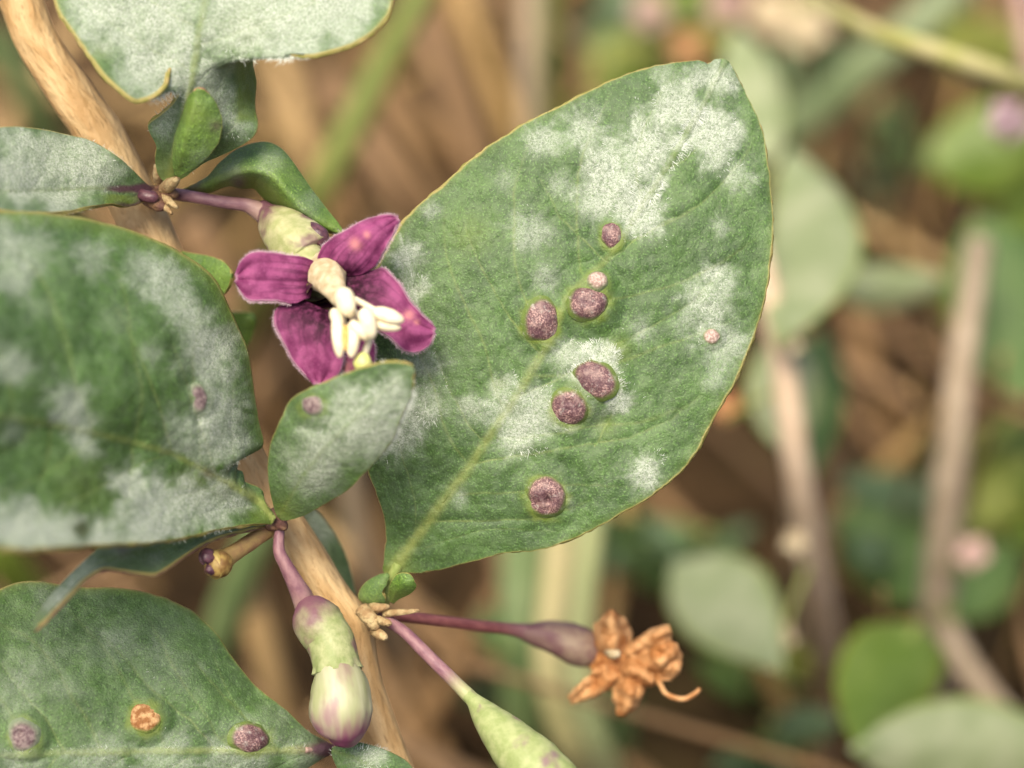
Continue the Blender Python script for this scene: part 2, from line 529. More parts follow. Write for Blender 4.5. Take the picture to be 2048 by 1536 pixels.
def pedicel_mat(name, a, b, c_end):
    N = NT(name); uv = N.uv(6, 0.9)
    c = N.mix(N.ramp(N.noise(uv, 1.0, 3), 0.3, 0.7), a, b)
    c = N.mix(N.ramp(N.attr('along'), 0.72, 1.0), c, c_end)
    return N.bsdf(c, 0.5, 0.4, N.noise(N.obj(), 7, 2), 0.35, 0.0001)
MAT['pedicel'] = pedicel_mat('flower_stalk_purple', (0.17, 0.075, 0.10), (0.28, 0.155, 0.165), (0.30, 0.20, 0.17))
MAT['pedicel_red'] = pedicel_mat('flower_stalk_red', (0.17, 0.050, 0.055), (0.27, 0.10, 0.095), (0.22, 0.115, 0.12))
MAT['pedicel_green'] = pedicel_mat('flower_stalk_greening', (0.17, 0.075, 0.10), (0.28, 0.155, 0.165), (0.34, 0.36, 0.17))

def calyx_mat(name, green, green2, purple, cut=(0.5, 0.62), top=0.9, scale=0.55):
    N = NT(name); o = N.obj()
    c = N.mix(N.ramp(N.noise(o, 1.2, 4), 0.3, 0.7), green, green2)
    c = N.mix(N.ramp(N.noise(N.uv(4, 0.35), 1.0, 3), cut[0], cut[1], 0, 0.8), c, purple)
    c = N.mix(N.ramp(N.math('ADD', N.attr('along'), N.math('MULTIPLY', N.noise(N.uv(5, 0.5), 1.0, 4), 0.6)), 0.42, 0.86, top, 0), c, purple)
    return N.bsdf(c, 0.5, 0.4, N.noise(o, 5, 3), 0.4, 0.00012, 0.08)
MAT['calyx'] = calyx_mat('calyx_green', (0.31, 0.34, 0.14), (0.46, 0.45, 0.25), (0.15, 0.06, 0.09), (0.50, 0.62), 0.95)
MAT['calyx_bud'] = calyx_mat('calyx_bud', (0.24, 0.29, 0.11), (0.37, 0.39, 0.20), (0.17, 0.07, 0.10), (0.50, 0.64), 1.0)
MAT['calyx_brown'] = calyx_mat('calyx_brown', (0.23, 0.15, 0.12), (0.32, 0.24, 0.17), (0.16, 0.07, 0.085), (0.42, 0.6), 0.6)
MAT['calyx_young'] = calyx_mat('calyx_young', (0.25, 0.31, 0.11), (0.37, 0.41, 0.19), (0.20, 0.10, 0.14), (0.54, 0.70), 0.0)

# closed bud: greenish white with purple at the tip and along seams
N = NT('bud_petal'); o = N.obj()
c = N.mix(N.ramp(N.noise(N.uv(7, 0.12), 1.0, 3), 0.3, 0.7), (0.30, 0.33, 0.15), (0.50, 0.48, 0.34))
c = N.mix(N.ramp(N.math('ADD', N.attr('along'), N.math('MULTIPLY', N.noise(N.uv(6, 0.25), 1, 3), 0.7)), 0.90, 1.18, 0, 0.95), c, (0.20, 0.045, 0.12))
c = N.mix(N.ramp(N.noise(N.uv(5, 0.2), 1.0, 4), 0.46, 0.64, 0, 0.75), c, (0.27, 0.14, 0.17))
MAT['bud'] = N.bsdf(c, 0.42, 0.4, N.noise(N.uv(20, 0.5), 1, 3), 0.3, 0.0001, 0.1)

# petals
N = NT('petal_purple'); o = N.obj()
c = N.mix(N.ramp(N.noise(o, 0.9, 4), 0.3, 0.7), (0.15, 0.024, 0.088), (0.31, 0.072, 0.190))
c = N.mix(N.ramp(N.noise(o, 7, 2), 0.55, 0.8, 0, 0.3), c, (0.42, 0.15, 0.29))
c = N.mix(N.math('MULTIPLY', N.attr('vein'), 0.9), c, (0.055, 0.006, 0.035))
c = N.mix(N.math('MULTIPLY', N.attr('dark'), N.ramp(N.noise(o, 2.6, 4), 0.30, 0.62, 0.55, 1.0)), c, (0.022, 0.002, 0.012))
c = N.mix(N.attr('spot'), c, (0.55, 0.22, 0.22))
c = N.mix(N.attr('rim'), c, (0.52, 0.34, 0.42))
MAT['petal'] = N.bsdf(c, 0.62, 0.18, N.noise(o, 6, 3), 0.4, 0.0001, 0.15)
N = NT('petal_fringe'); MAT['fringe'] = N.bsdf((0.62, 0.46, 0.54), 0.8, 0.2, transl=0.3)
N = NT('throat'); o = N.obj()
c = N.mix(N.ramp(N.noise(o, 1.6, 4), 0.3, 0.7), (0.42, 0.33, 0.19), (0.62, 0.53, 0.36))
MAT['throat'] = N.bsdf(c, 0.6, 0.3, N.noise(o, 6, 3), 0.5, 0.0001, 0.12)
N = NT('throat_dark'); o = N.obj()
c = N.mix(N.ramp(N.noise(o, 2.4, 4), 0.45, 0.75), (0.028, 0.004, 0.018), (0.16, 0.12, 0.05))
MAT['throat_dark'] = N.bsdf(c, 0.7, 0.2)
MAT['cream'] = simple('anther_cream', (0.74, 0.64, 0.42), (0.84, 0.76, 0.56), 1.5, 0.55, 0.35, 0.25)
MAT['gold'] = simple('anther_slit', (0.50, 0.30, 0.08), (0.62, 0.42, 0.15), 2.0, 0.7)
MAT['filament'] = simple('filament_cream', (0.70, 0.61, 0.43), (0.80, 0.72, 0.54), 2, 0.5, 0.4, 0.2)
MAT['stigma'] = simple('stigma_green', (0.52, 0.56, 0.16), (0.66, 0.68, 0.28), 2, 0.45, 0.45, 0.2)
MAT['wither'] = simple('withered_petal', (0.42, 0.17, 0.05), (0.72, 0.43, 0.20), 0.6, 0.65, 0.3, 0.7, 0.0002, 0.2, 4)
MAT['wither_dark'] = simple('withered_core', (0.24, 0.075, 0.018), (0.52, 0.24, 0.08), 1.4, 0.7, 0.3, 0.8, 0.0003, 0.0, 3)
MAT['stalk_brown'] = pedicel_mat('fruit_stalk', (0.30, 0.17, 0.085), (0.42, 0.29, 0.11), (0.40, 0.30, 0.09))
MAT['purple_knob'] = simple('purple_knob', (0.050, 0.018, 0.032), (0.14, 0.06, 0.075), 1.5, 0.35, 0.5)
MAT['node'] = simple('node_scale', (0.30, 0.19, 0.09), (0.46, 0.36, 0.19), 1.6, 0.7, 0.3, 0.8, 0.0003, 0.0, 4)
MAT['node_dark'] = simple('node_dark', (0.11, 0.05, 0.04), (0.24, 0.14, 0.075), 1.2, 0.65, 0.3, 0.8, 0.0003, 0.0, 4)

# ------------------------------------------------------------------ the goji branch in focus
stem_px = [(-40, -150, 8, 84), (8, -60, 8, 84), (42, 0, 8, 86), (76, 88, 8, 88), (146, 193, 8, 92), (207, 281, 8, 97), (284, 440, 8, 102),
           (365, 610, 8, 92), (440, 780, 8, 86), (497, 930, 8, 80), (560, 1030, 7, 76), (607, 1100, 7, 78), (655, 1185, 7, 84),
           (697, 1250, 7, 92), (712, 1320, 7, 84), (738, 1410, 7, 82), (782, 1536, 7, 86), (850, 1700, 8, 88)]
tail = P(850, 1700, 8)
ground_pt = np.array([tail[0] + 0.012, tail[1] + 0.016, -0.004])
BR = Thing('goji_branch', (ground_pt[0], ground_pt[1], 0.0),
           'sharply focused woody goji branch with mildewed leaves, purple flower and brown galls', 'branch')
pts = [np.r_[P(a, b, c), pxr(w, c) / 2] for a, b, c, w in stem_px]
pts += [np.r_[tail * 0.5 + ground_pt * 0.5 + np.array([0.001, -0.002, 0]), 0.0017], np.r_[ground_pt, 0.0021]]
stem = tube('stem', pts, MAT['bark'], BR, BR.o, n=260, seg=36, rough=0.07, rs=2.2, seed=3, world=True)


def gauss(u, v, a, b, r):
    return np.exp(-((u - a) ** 2 + (v - b) ** 2) / r ** 2)


def side_veins(s, seed):
    """paired side veins leaving the midrib and curving towards the tip: (line, pucker)"""
    a = np.abs(s.t)
    ph = s.s * 7.5 - 1.9 * a ** 1.25 + np.where(s.t < 0, 0.0, 0.45) + 0.45 * (fbm(s.s * 5 + 3, s.t * 2 + 7, seed + 31, 2) - 0.5)
    fr = np.abs(ph - np.floor(ph) - 0.5)
    k = sstep(1.0, 0.55, a) * sstep(0.02, 0.12, s.s) * sstep(0.98, 0.8, s.s)
    return np.exp(-(fr / 0.022) ** 2) * k, (np.exp(-(fr / 0.12) ** 2) - 0.35) * k


def build_leaf(mid, left, right, mat='leaf', nS=200, nT=110, patches=(), veins=(), galls=(), midw=(14, 4), haze=0.0, seed=0,
               bumps=0.22, edge=1.5, hairs=0, margin='margin', mr=0.07, purple=None, halo=None, thick=0.25, bow=1.7, vein_mid=1.0,
               mild_mask=None, hair_px=1.3, lpx=(10, 32), ms=1.0, rimw=0.985, fold=0.35, name='leaf', pucker=0.06, side=0.3):
    def relief(s):
        d, f = seg_dist(s.u, s.v, [(m[0], m[1]) for m in mid])
        wd = midw[0] + (midw[1] - midw[0]) * f
        r = bumps * (fbm(s.u / 60, s.v / 60, seed + 2, 3) - 0.5) * 2 + 0.05 * (fbm(s.u / 14, s.v / 14, seed + 4, 3) - 0.5) * 2
        r = r - 0.10 * vein_mid * np.exp(-(d / (wd * 0.7)) ** 2) + fold * vein_mid * np.exp(-(d / (wd * 2.6)) ** 2) * 0.6 * (1 - f)
        for ln in veins:
            dv, _ = seg_dist(s.u, s.v, ln)
            r = r + 0.10 * np.exp(-(dv / 9) ** 2)
        r = r + pucker * side_veins(s, seed)[1]
        for g in galls:
            a, b, rx = g[0], g[1], g[2]
            dd = np.hypot(s.u - a, s.v - b) / rx
            r = r - 0.010 * rx * np.exp(-(dd / 1.35) ** 2) + 0.006 * rx * np.exp(-((dd - 2.0) / 0.5) ** 2)
        return r
    def attr(s):
        d, f = seg_dist(s.u, s.v, [(m[0], m[1]) for m in mid])
        wd = midw[0] + (midw[1] - midw[0]) * f
        ve = vein_mid * np.exp(-(d / (wd * 0.55)) ** 2) * (1 - 0.82 * f)
        for ln in veins:
            dv, fv = seg_dist(s.u, s.v, ln)
            ve = np.maximum(ve, 0.55 * np.exp(-(dv / 2.6) ** 2) * (1 - 0.7 * fv) * (0.35 + fbm(s.u / 18, s.v / 18, seed + 9, 2)))
        ve = np.maximum(ve, side * side_veins(s, seed)[0])
        ha = np.zeros(s.u.shape)
        for g in galls:
            dd = np.hypot((s.u - g[0]) / g[2], (s.v - g[1] - 3) / g[3]) + (fbm(s.u / 16, s.v / 16, seed + 11, 2) - 0.5) * 0.5
            ha = np.maximum(ha, (g[4] if len(g) > 4 else 0.75) * np.exp(-np.clip(dd - 0.95, 0, 9) ** 2 / 0.075))
        if halo is not None: ha = np.maximum(ha, halo(s))
        mi = ms * patches_field(s.u, s.v, patches, seed) if len(patches) else np.zeros(s.u.shape)
        mi = np.clip(mi + haze * fbm(s.u / 90, s.v / 90, seed + 21, 4) * 1.4, 0, 1)
        mi = (0.5 * mi + 0.42 * sstep(0.12, 0.85, mi)) * (1 - 0.55 * (1 - f) * np.exp(-(d / (wd * 0.5)) ** 2))
        if mild_mask is not None: mi = mi * mild_mask(s)
        for g in galls:
            if len(g) > 5 and g[5]: continue
            mi = mi * (1 - 0.8 * np.exp(-(np.hypot((s.u - g[0]) / g[2], (s.v - g[1]) / g[3]) / 1.15) ** 6))
        ri = sstep(rimw, 1.0, np.abs(s.t)) * 0.9
        pu = purple(s) if purple else np.zeros(s.u.shape)
        return {'mildew': mi, 'vein': ve, 'halo': np.clip(ha, 0, 1), 'rim': ri, 'purple': np.clip(pu, 0, 1)}
    sh = Sheet(name, BR, BR.o, MAT[mat], mid, left, right, nS, nT, thick, bow, relief, attr, edge, seed)
    if margin: leaf_margin(sh, MAT[margin], mr, seed)
    if hairs: mildew_hairs(sh, patches if len(patches) else [(sh.u.mean(), sh.v.mean(), 100, 1)], int(hairs * 1.9), MAT['thread'], seed, hair_px, lpx)
    return sh


# ---- the large leaf with the galls
big_galls = [(1222, 470, 21, 25, 0.7), (1083, 642, 33, 38, 0.95), (1178, 604, 38, 32, 0.95), (1194, 563, 21, 19, 0.5),
             (1192, 760, 42, 33, 0.3, 1), (1138, 814, 34, 33, 0.85), (1092, 990, 36, 37, 0.9), (1424, 673, 15, 14, 0.1)]
big_patches = [(1420, 270, 75, 1), (1360, 205, 62, .65), (1432, 165, 50, .75), (1462, 175, 26, .7), (1290, 300, 85, .85), (1170, 265, 62, .6), (1235, 370, 90, .85),
               (1285, 430, 58, .9), (1190, 405, 60, .5), (1080, 285, 42, .55), (1470, 350, 45, .55), (1060, 465, 58, .5), (1090, 560, 42, .42),
               (1010, 360, 32, .4), (862, 425, 24, .45), (812, 515, 46, .75), (828, 585, 42, .85), (1415, 590, 75, .62), (1440, 545, 38, .6),
               (1440, 690, 66, .55), (1430, 760, 38, .4), (1285, 660, 42, .48), (1200, 740, 62, 1.0), (1238, 800, 32, 1.0), (1130, 715, 60, .62),
               (1060, 830, 78, .62), (1035, 885, 60, .55), (940, 820, 42, .5), (980, 830, 40, .4), (1290, 942, 50, .8), (820, 830, 62, .7), (790, 880, 55, .6),
               (855, 730, 55, .45), (920, 990, 28, .45), (1000, 780, 40, .45), (1442, 455, 26, .4), (1120, 370, 42, .45), (770, 770, 60, .5),
               (870, 800, 50, .5), (1160, 810, 70, .3), (1370, 640, 50, .35), (1400, 150, 40, .4), (1330, 150, 30, .4), (1330, 240, 40, .5), (1100, 290, 40, .4), (1120, 985, 34, .35), (1140, 1010, 26, .3)]
big_mid = [(783, 1150, 5), (792, 1134, 4.6), (833, 1075, 3.4), (880, 1012, 2.2), (934, 942, 1.2), (973, 880, 0.7), (1032, 794, 0.2), (1083, 710, 0),
           (1135, 598, 0), (1210, 524, 0.2), (1245, 475, 0.4), (1330, 340, 1.4), (1400, 220, 2.6), (1452, 121, 3.6)]
big_left = [(776, 1150, 5), (770, 1130, 4.8), (775, 1051, 4), (759, 993, 3.3), (737, 938, 2.8), (722, 870, 2.2), (715, 790, 1.8), (716, 700, 1.6), (725, 620, 1.5),
            (740, 565, 1.4), (759, 528, 1.4), (783, 484, 1.4), (814, 436, 1.4), (876, 379, 1.5), (946, 317, 1.6), (1030, 260, 1.8), (1122, 212, 2.2),
            (1188, 179, 2.5), (1271, 144, 2.9), (1350, 127, 3.2), (1394, 124, 3.4), (1412, 131, 3.5), (1432, 122, 3.6), (1450, 120, 3.6)]
big_right = [(790, 1152, 5), (800, 1146, 4.8), (817, 1143, 4.6), (856, 1141, 4.2), (934, 1122, 3.3), (1012, 1104, 2.6), (1091, 1095, 2.0), (1149, 1075, 1.6),
             (1208, 1044, 1.3), (1286, 1001, 1.0), (1348, 954, 0.8), (1395, 899, 0.8), (1430, 829, 0.8), (1466, 770, 1.0), (1504, 682, 1.3),
             (1526, 607, 1.6), (1539, 537, 1.8), (1544, 453, 2.1), (1541, 396, 2.3), (1535, 326, 2.6), (1522, 256, 2.9), (1491, 190, 3.3), (1469, 150, 3.5), (1455, 122, 3.6)]
big_veins = [[(955, 925), (1050, 908), (1150, 893), (1260, 876), (1340, 840), (1400, 790)], [(1040, 790), (1120, 760), (1210, 700), (1300, 655), (1390, 600), (1450, 530)],
             [(1190, 545), (1260, 490), (1330, 445), (1400, 410), (1460, 350)], [(970, 885), (938, 850), (900, 780), (870, 700)],
             [(1083, 710), (1010, 620), (960, 530), (930, 450)], [(1210, 525), (1120, 435), (1080, 360)], [(860, 1040), (960, 1040), (1080, 1035), (1180, 1000)],
             [(1190, 893), (1215, 850), (1230, 810)]]
big = build_leaf(big_mid, big_left, big_right, 'leaf', 420, 290, big_patches, big_veins, big_galls, (22, 6), 0.05, 11, 0.30, 2.2, 42000,
                 'margin', 0.085, halo=lambda s: 0.55 * gauss(s.u, s.v, 1235, 700, 26) + 0.4 * gauss(s.u, s.v, 1210, 850, 22) + 0.3 * gauss(s.u, s.v, 940, 470, 40)
                 + 0.35 * gauss(s.u, s.v, 1000, 770, 14) + 0.25 * sstep(0.93, 1, np.abs(s.t)) + 0.7 * gauss(s.u, s.v, 790, 1150, 40),
                 purple=lambda s: 0.0 * s.u)
for k, (a, b, rx, ry, h, dn) in enumerate([(1222, 470, 20, 25, .55, None), (1083, 642, 32, 38, .50, None), (1178, 606, 37, 31, .50, None), (1194, 564, 20, 18, .5, None),
                                           (1192, 762, 40, 31, .36, None), (1138, 815, 33, 33, .48, [(0.1, 0.5, .28, .25)]), (1092, 991, 37, 34, .46, [(.25, -.15, .25, .38), (.45, -.62, .2, .2), (-.25, -.75, .35, .3)]),
                                           (1424, 673, 16, 15, .35, None)]):
    gall(big, a, b, rx, ry, MAT['gall_pale' if k in (3, 7) else 'gall'], h, -0.6 if k in (6, 4) else 0.0, 30 + k, None, dn)

# ---- large leaf coming towards the camera at the left
A_gl = [(397, 797, 20, 27, 0.2, 1)]
A_patches = [(430, 800, 75, .65), (400, 720, 70, .6), (440, 700, 60, .6), (330, 570, 60, .55), (280, 545, 55, .5), (180, 520, 50, .45), (60, 500, 70, .45), (20, 560, 60, .5),
             (390, 660, 60, .55), (350, 620, 50, .5), (460, 880, 60, .5), (430, 860, 70, .5), (360, 860, 60, .45), (300, 710, 35, .4), (130, 800, 55, .6), (150, 840, 50, .6), (170, 890, 38, .65), (40, 740, 50, .4), (10, 720, 60, .4),
             (250, 970, 50, .8), (290, 1000, 70, .9), (350, 1010, 70, .9), (280, 1050, 80, .9), (410, 1020, 60, .85), (440, 970, 40, .6), (470, 1005, 40, .6),
             (100, 1075, 80, 1), (20, 1060, 75, 1), (-60, 1050, 90, 1), (200, 1080, 50, 1), (300, 1060, 50, 1), (20, 860, 40, .4), (400, 930, 40, .3), (80, 620, 40, .25), (230, 640, 50, .2), (0, 480, 60, .4)]
A_mid = [(548, 1038, 1), (520, 1005, 0.5), (485, 985, -1), (445, 962, -2.5), (390, 930, -5), (340, 904, -7), (258, 880, -10), (187, 865, -13), (98, 846, -16), (0, 832, -20), (-150, 795, -26), (-340, 700, -33)]
A_left = [(548, 1035, 1), (523, 1018, 0.8), (519, 978, 0.5), (498, 970, 0.2), (474, 962, 0), (482, 948, 0), (462, 940, 0), (470, 924, 0), (458, 912, 0), (468, 902, 0), (486, 903, 0.2), (504, 897, 0.2), (521, 888, 0.5), (513, 850, 0.5), (505, 795, 0.2), (492, 709, 0),
          (470, 655, -0.4), (450, 608, -0.8), (422, 558, -1.2), (373, 518, -2), (308, 483, -3.2), (220, 453, -5.2), (132, 436, -7.5), (0, 428, -11), (-160, 450, -17), (-280, 560, -25), (-340, 695, -33)]
A_right = [(549, 1042, 1), (535, 1046, 1), (488, 1052, -1.5), (430, 1061, -4), (352, 1080, -8), (273, 1090, -12), (176, 1094, -17), (117, 1099, -20), (0, 1102, -25), (-150, 1060, -30), (-280, 900, -33), (-340, 705, -33)]
A_veins = [[(340, 904), (310, 800), (270, 700), (230, 620)], [(187, 866), (150, 780), (120, 680), (90, 600)], [(430, 955), (400, 860), (370, 770), (340, 690)],
           [(98, 846), (90, 920), (70, 990)], [(258, 880), (262, 940), (250, 1000)]]
leafA = build_leaf(A_mid, A_left, A_right, 'leaf', 300, 200, A_patches, A_veins, A_gl, (15, 9), 0.03, 23, 0.35, 2.2, 15000, 'margin', 0.09, ms=1.0,
                   purple=lambda s: 0.5 * gauss(s.u, s.v, 412, 945, 14) + 0.25 * gauss(s.u, s.v, 440, 985, 25) + .4 * gauss(s.u, s.v, 155, 1062, 20),
                   halo=lambda s: 0.35 * sstep(0.9, 1, np.abs(s.t)) + 0.35 * gauss(s.u, s.v, 380, 965, 40) + .25 * gauss(s.u, s.v, 160, 980, 70) + .6 * gauss(s.u, s.v, 530, 1035, 40), vein_mid=1.0)
gall(leafA, 397, 797, 19, 27, MAT['gall_flat'], 0.12, 0.2, 61)

# ---- small leaf standing in front of the flower
B_patches = [(780, 800, 60, .6), (760, 850, 60, .7), (700, 830, 60, .6), (650, 900, 60, .55), (610, 950, 50, .45), (800, 760, 40, .5), (730, 880, 50, .55), (620, 870, 40, .4), (660, 960, 40, .35), (690, 780, 40, .35), (575, 900, 40, .35)]
B_mid = [(561, 1032, 0), (575, 1005, -1.5), (604, 955, -4), (650, 895, -6.5), (715, 832, -8.5), (775, 776, -9.6), (828, 738, -10)]
B_left = [(558, 1030, 0), (547, 990, -1), (541, 932, -2.5), (547, 881, -4), (566, 834, -5.4), (586, 799, -6.2), (625, 776, -7.3), (672, 756, -8.4), (742, 730, -9.6), (791, 722, -10), (820, 728, -10), (827, 734, -10)]
B_right = [(565, 1035, 0), (578, 1036, -0.5), (609, 1026, -1.5), (645, 1006, -2.8), (695, 975, -4.2), (734, 936, -5.8), (781, 881, -7.6), (798, 840, -8.6), (821, 790, -9.4), (829, 752, -10), (829, 742, -10)]
leafB = build_leaf(B_mid, B_left, B_right, 'leaf', 170, 120, B_patches, [], [(628, 808, 25, 20, .5, 1)], (9, 4), 0.15, 37, 0.22, 1.2, 7000, 'margin', 0.06, vein_mid=0.35, ms=0.8, pucker=0.02, side=0.1,
                   halo=lambda s: 0.6 * gauss(s.u, s.v, 565, 1030, 35) + 0.35 * sstep(0.92, 1, np.abs(s.t)))
gall(leafB, 628, 808, 24, 19, MAT['gall_flat'], 0.2, 0.2, 62)

# ---- top leaf with the torn base and the folded right margin
C_patches = [(250, 60, 110, .75), (330, 140, 90, .75), (280, 160, 70, .75), (480, 40, 110, .7), (600, 40, 110, .65), (700, 20, 80, .75), (620, 95, 50, .6), (420, 150, 80, .6),
             (430, 210, 60, .65), (480, 240, 40, .7), (330, 240, 35, .5), (350, 60, 100, .6), (180, 20, 70, .7), (690, 60, 50, .6), (350, -60, 200, .7), (600, -60, 200, .7), (330, 260, 30, .5)]
C_mid = [(338, 362, 3), (345, 340, 2.2), (358, 290, 0), (372, 230, -2.4), (383, 160, -4.2), (397, 80, -4.8), (412, 0, -4.6), (430, -120, -3), (460, -330, 1)]
C_left = [(332, 362, 3), (318, 345, 2.6), (312, 315, 1.8), (314, 290, 1), (302, 262, 0.4), (299, 246, 0), (322, 226, -1.2), (342, 208, -2.2), (354, 188, -3), (362, 165, -3.6), (360, 142, -4.2), (350, 132, -4.6), (340, 140, -5), (336, 158, -5.4), (332, 172, -5.8),
          (314, 190, -6.3), (292, 201, -6.8), (265, 203, -7.2), (238, 182, -7.3), (205, 152, -7.2), (168, 100, -6.6), (140, 60, -6.2), (112, 8, -5.4), (90, -120, -3.4), (220, -270, 0), (458, -330, 1)]
C_right = [(345, 364, 3), (372, 350, 2.4), (410, 322, 1.2), (460, 298, 0.4), (500, 275, 0.2), (512, 250, 0.4), (505, 215, 1.4), (506, 165, 2.2), (500, 120, 1.6), (512, 92, -0.6), (535, 92, -3.2), (570, 106, -5.6), (618, 115, -7),
           (665, 106, -7.2), (705, 92, -7.2), (745, 68, -7), (772, 42, -6.6), (786, 8, -6), (800, -120, -3.4), (700, -260, 0), (462, -330, 1)]
leafC = build_leaf(C_mid, C_left, C_right, 'leaf_pale', 300, 170, C_patches, [], [], (13, 7), 0.12, 41, 0.3, 1.6, 13000, 'margin', 0.075, bow=2.6, vein_mid=1.0, ms=0.75, rimw=0.982,
                   mild_mask=lambda s: (1 - 0.6 * np.exp(-(s.t / 0.05) ** 2)) * (1 - 0.93 * sstep(0.62, 0.78, s.t) * sstep(255, 240, s.v) * sstep(75, 100, s.v) * sstep(560, 515, s.u)),
                   halo=lambda s: 0.55 * sstep(0.62, 0.78, s.t) * sstep(255, 235, s.v) * sstep(75, 100, s.v) * sstep(560, 515, s.u) + 0.7 * gauss(s.u, s.v, 340, 350, 45) + .3 * sstep(.94, 1, np.abs(s.t)) + .3 * gauss(s.u, s.v, 200, 105, 20) + .3 * gauss(s.u, s.v, 498, 55, 40))

# ---- small yellow-green leaf in front of it
D_mid = [(356, 348, 0), (368, 300, -2.5), (385, 240, -4), (398, 178, -4.5)]
D_left = [(353, 345, 0), (350, 320, -1), (355, 275, -2), (367, 240, -2.6), (380, 200, -3.6), (388, 182, -4.4), (397, 176, -4.5)]
D_right = [(360, 350, 0), (380, 338, -1), (412, 312, -2), (434, 285, -2.5), (441, 258, -3), (440, 230, -3.4), (425, 198, -4), (410, 180, -4.4), (399, 177, -4.5)]
leafD = build_leaf(D_mid, D_left, D_right, 'leaf_fresh', 90, 60, [(400, 310, 40, .25)], [], [], (8, 3), 0.12, 47, 0.15, 0.8, 0, 'margin_purple', 0.06, vein_mid=0.2, pucker=0.0, side=0.0,
                   purple=lambda s: 0.55 * gauss(s.u, s.v, 430, 250, 12), halo=lambda s: 0.45 * gauss(s.u, s.v, 392, 225, 30))

# ---- leaf leaving to the left from the upper node
E_patches = [(100, 330, 100, .75), (30, 350, 100, .75), (180, 330, 60, .65), (120, 400, 70, .75), (220, 350, 40, .5), (20, 290, 60, .6), (-80, 340, 120, .8)]
E_mid = [(306, 388, 4), (270, 382, 2.5), (200, 376, 0), (100, 380, -3), (0, 384, -7), (-120, 370, -11), (-230, 335, -14)]
E_left = [(304, 380, 4), (283, 362, 3), (259, 338, 2), (229, 312, 1), (176, 284, 0.6), (123, 271, -0.4), (66, 260, -2), (0, 258, -4), (-110, 275, -9), (-228, 332, -14)]
E_right = [(304, 396, 4), (281, 404, 3), (250, 413, 2), (218, 411, 0), (185, 416, -2), (132, 428, -5), (60, 430, -8.5), (0, 426, -11), (-110, 405, -13.5), (-228, 338, -14)]
leafE = build_leaf(E_mid, E_left, E_right, 'leaf_pale', 150, 90, E_patches, [], [], (10, 6), 0.15, 53, 0.25, 1.2, 7000, 'margin', 0.07, vein_mid=0.5, ms=0.85, pucker=0.02, side=0.1,
                   purple=lambda s: 0.95 * sstep(195, 225, s.u) * sstep(366, 374, s.v) * sstep(388, 380, s.v) + 0.9 * sstep(255, 285, s.u) * sstep(360, 372, s.v) + 0.75 * sstep(215, 240, s.u) * sstep(402, 410, s.v),
                   halo=lambda s: 0.7 * sstep(190, 225, s.u) * sstep(386, 394, s.v), mild_mask=lambda s: 1 - 0.9 * sstep(190, 225, s.u) * sstep(386, 394, s.v))

# ---- folded little leaf above the flower
F_mid = [(352, 388, 6), (385, 377, 5), (415, 368, 4), (455, 350, 2.5), (500, 338, 1.6), (545, 350, 1.4), (585, 395, 1.6), (630, 436, 2), (688, 468, 2.6)]
F_left = [(352, 384, 6), (385, 371, 5), (418, 358, 4.5), (445, 328, 4), (480, 302, 3.8), (525, 289, 3.8), (556, 298, 3.8), (580, 324, 3.6), (610, 368, 3.4), (645, 415, 3.2), (686, 464, 2.6)]
F_right = [(353, 392, 6), (386, 383, 5.4), (415, 380, 5), (455, 366, 4.6), (485, 372, 5.4), (510, 372, 5.4), (530, 392, 5.2), (560, 418, 5), (600, 436, 4.4), (640, 452, 3.8), (687, 470, 2.6)]
leafF = build_leaf(F_mid, F_left, F_right, 'leaf_fresh', 130, 60, [(545, 320, 40, .3), (470, 345, 30, .25), (620, 410, 30, .25)], [], [], (6, 3), 0.12, 59, 0.15, 0.8, 0, 'margin', 0.055, vein_mid=0.3, pucker=0.0, side=0.0,
                   purple=lambda s: 0.85 * gauss(s.u, s.v, 478, 360, 14) + 0.6 * sstep(420, 395, s.u), bow=1.3, halo=lambda s: 0.6 * sstep(0.1, 0.5, s.t))

# ---- fresh leaf peeping out behind the left leaf, and a second one lower down
leafG = build_leaf([(330, 560, 9), (380, 553, 7), (425, 550, 6), (466, 552, 5)], [(330, 556, 9), (350, 507, 8), (395, 510, 7), (440, 520, 6), (460, 538, 5.4), (466, 548, 5)],
                   [(330, 565, 9), (360, 610, 8), (410, 612, 7), (446, 590, 6), (460, 572, 5.4), (466, 556, 5)], 'leaf_fresh', 60, 40, [], [], [], (6, 3), 0.02, 63, 0.15, 0.8, 0, 'margin', 0.05, vein_mid=0.2)
leafH = build_leaf([(430, 700, 17), (460, 665, 16), (500, 640, 15), (506, 632, 15)], [(430, 690, 17), (450, 630, 16), (480, 622, 15), (503, 628, 15)],
                   [(432, 705, 17), (470, 705, 16.5), (498, 690, 16), (508, 655, 15.4), (507, 636, 15)], 'leaf_fresh', 40, 30, [], [], [], (4, 3), 0.02, 65, 0.1, 0.6, 0, None, 0.05, vein_mid=0.2)

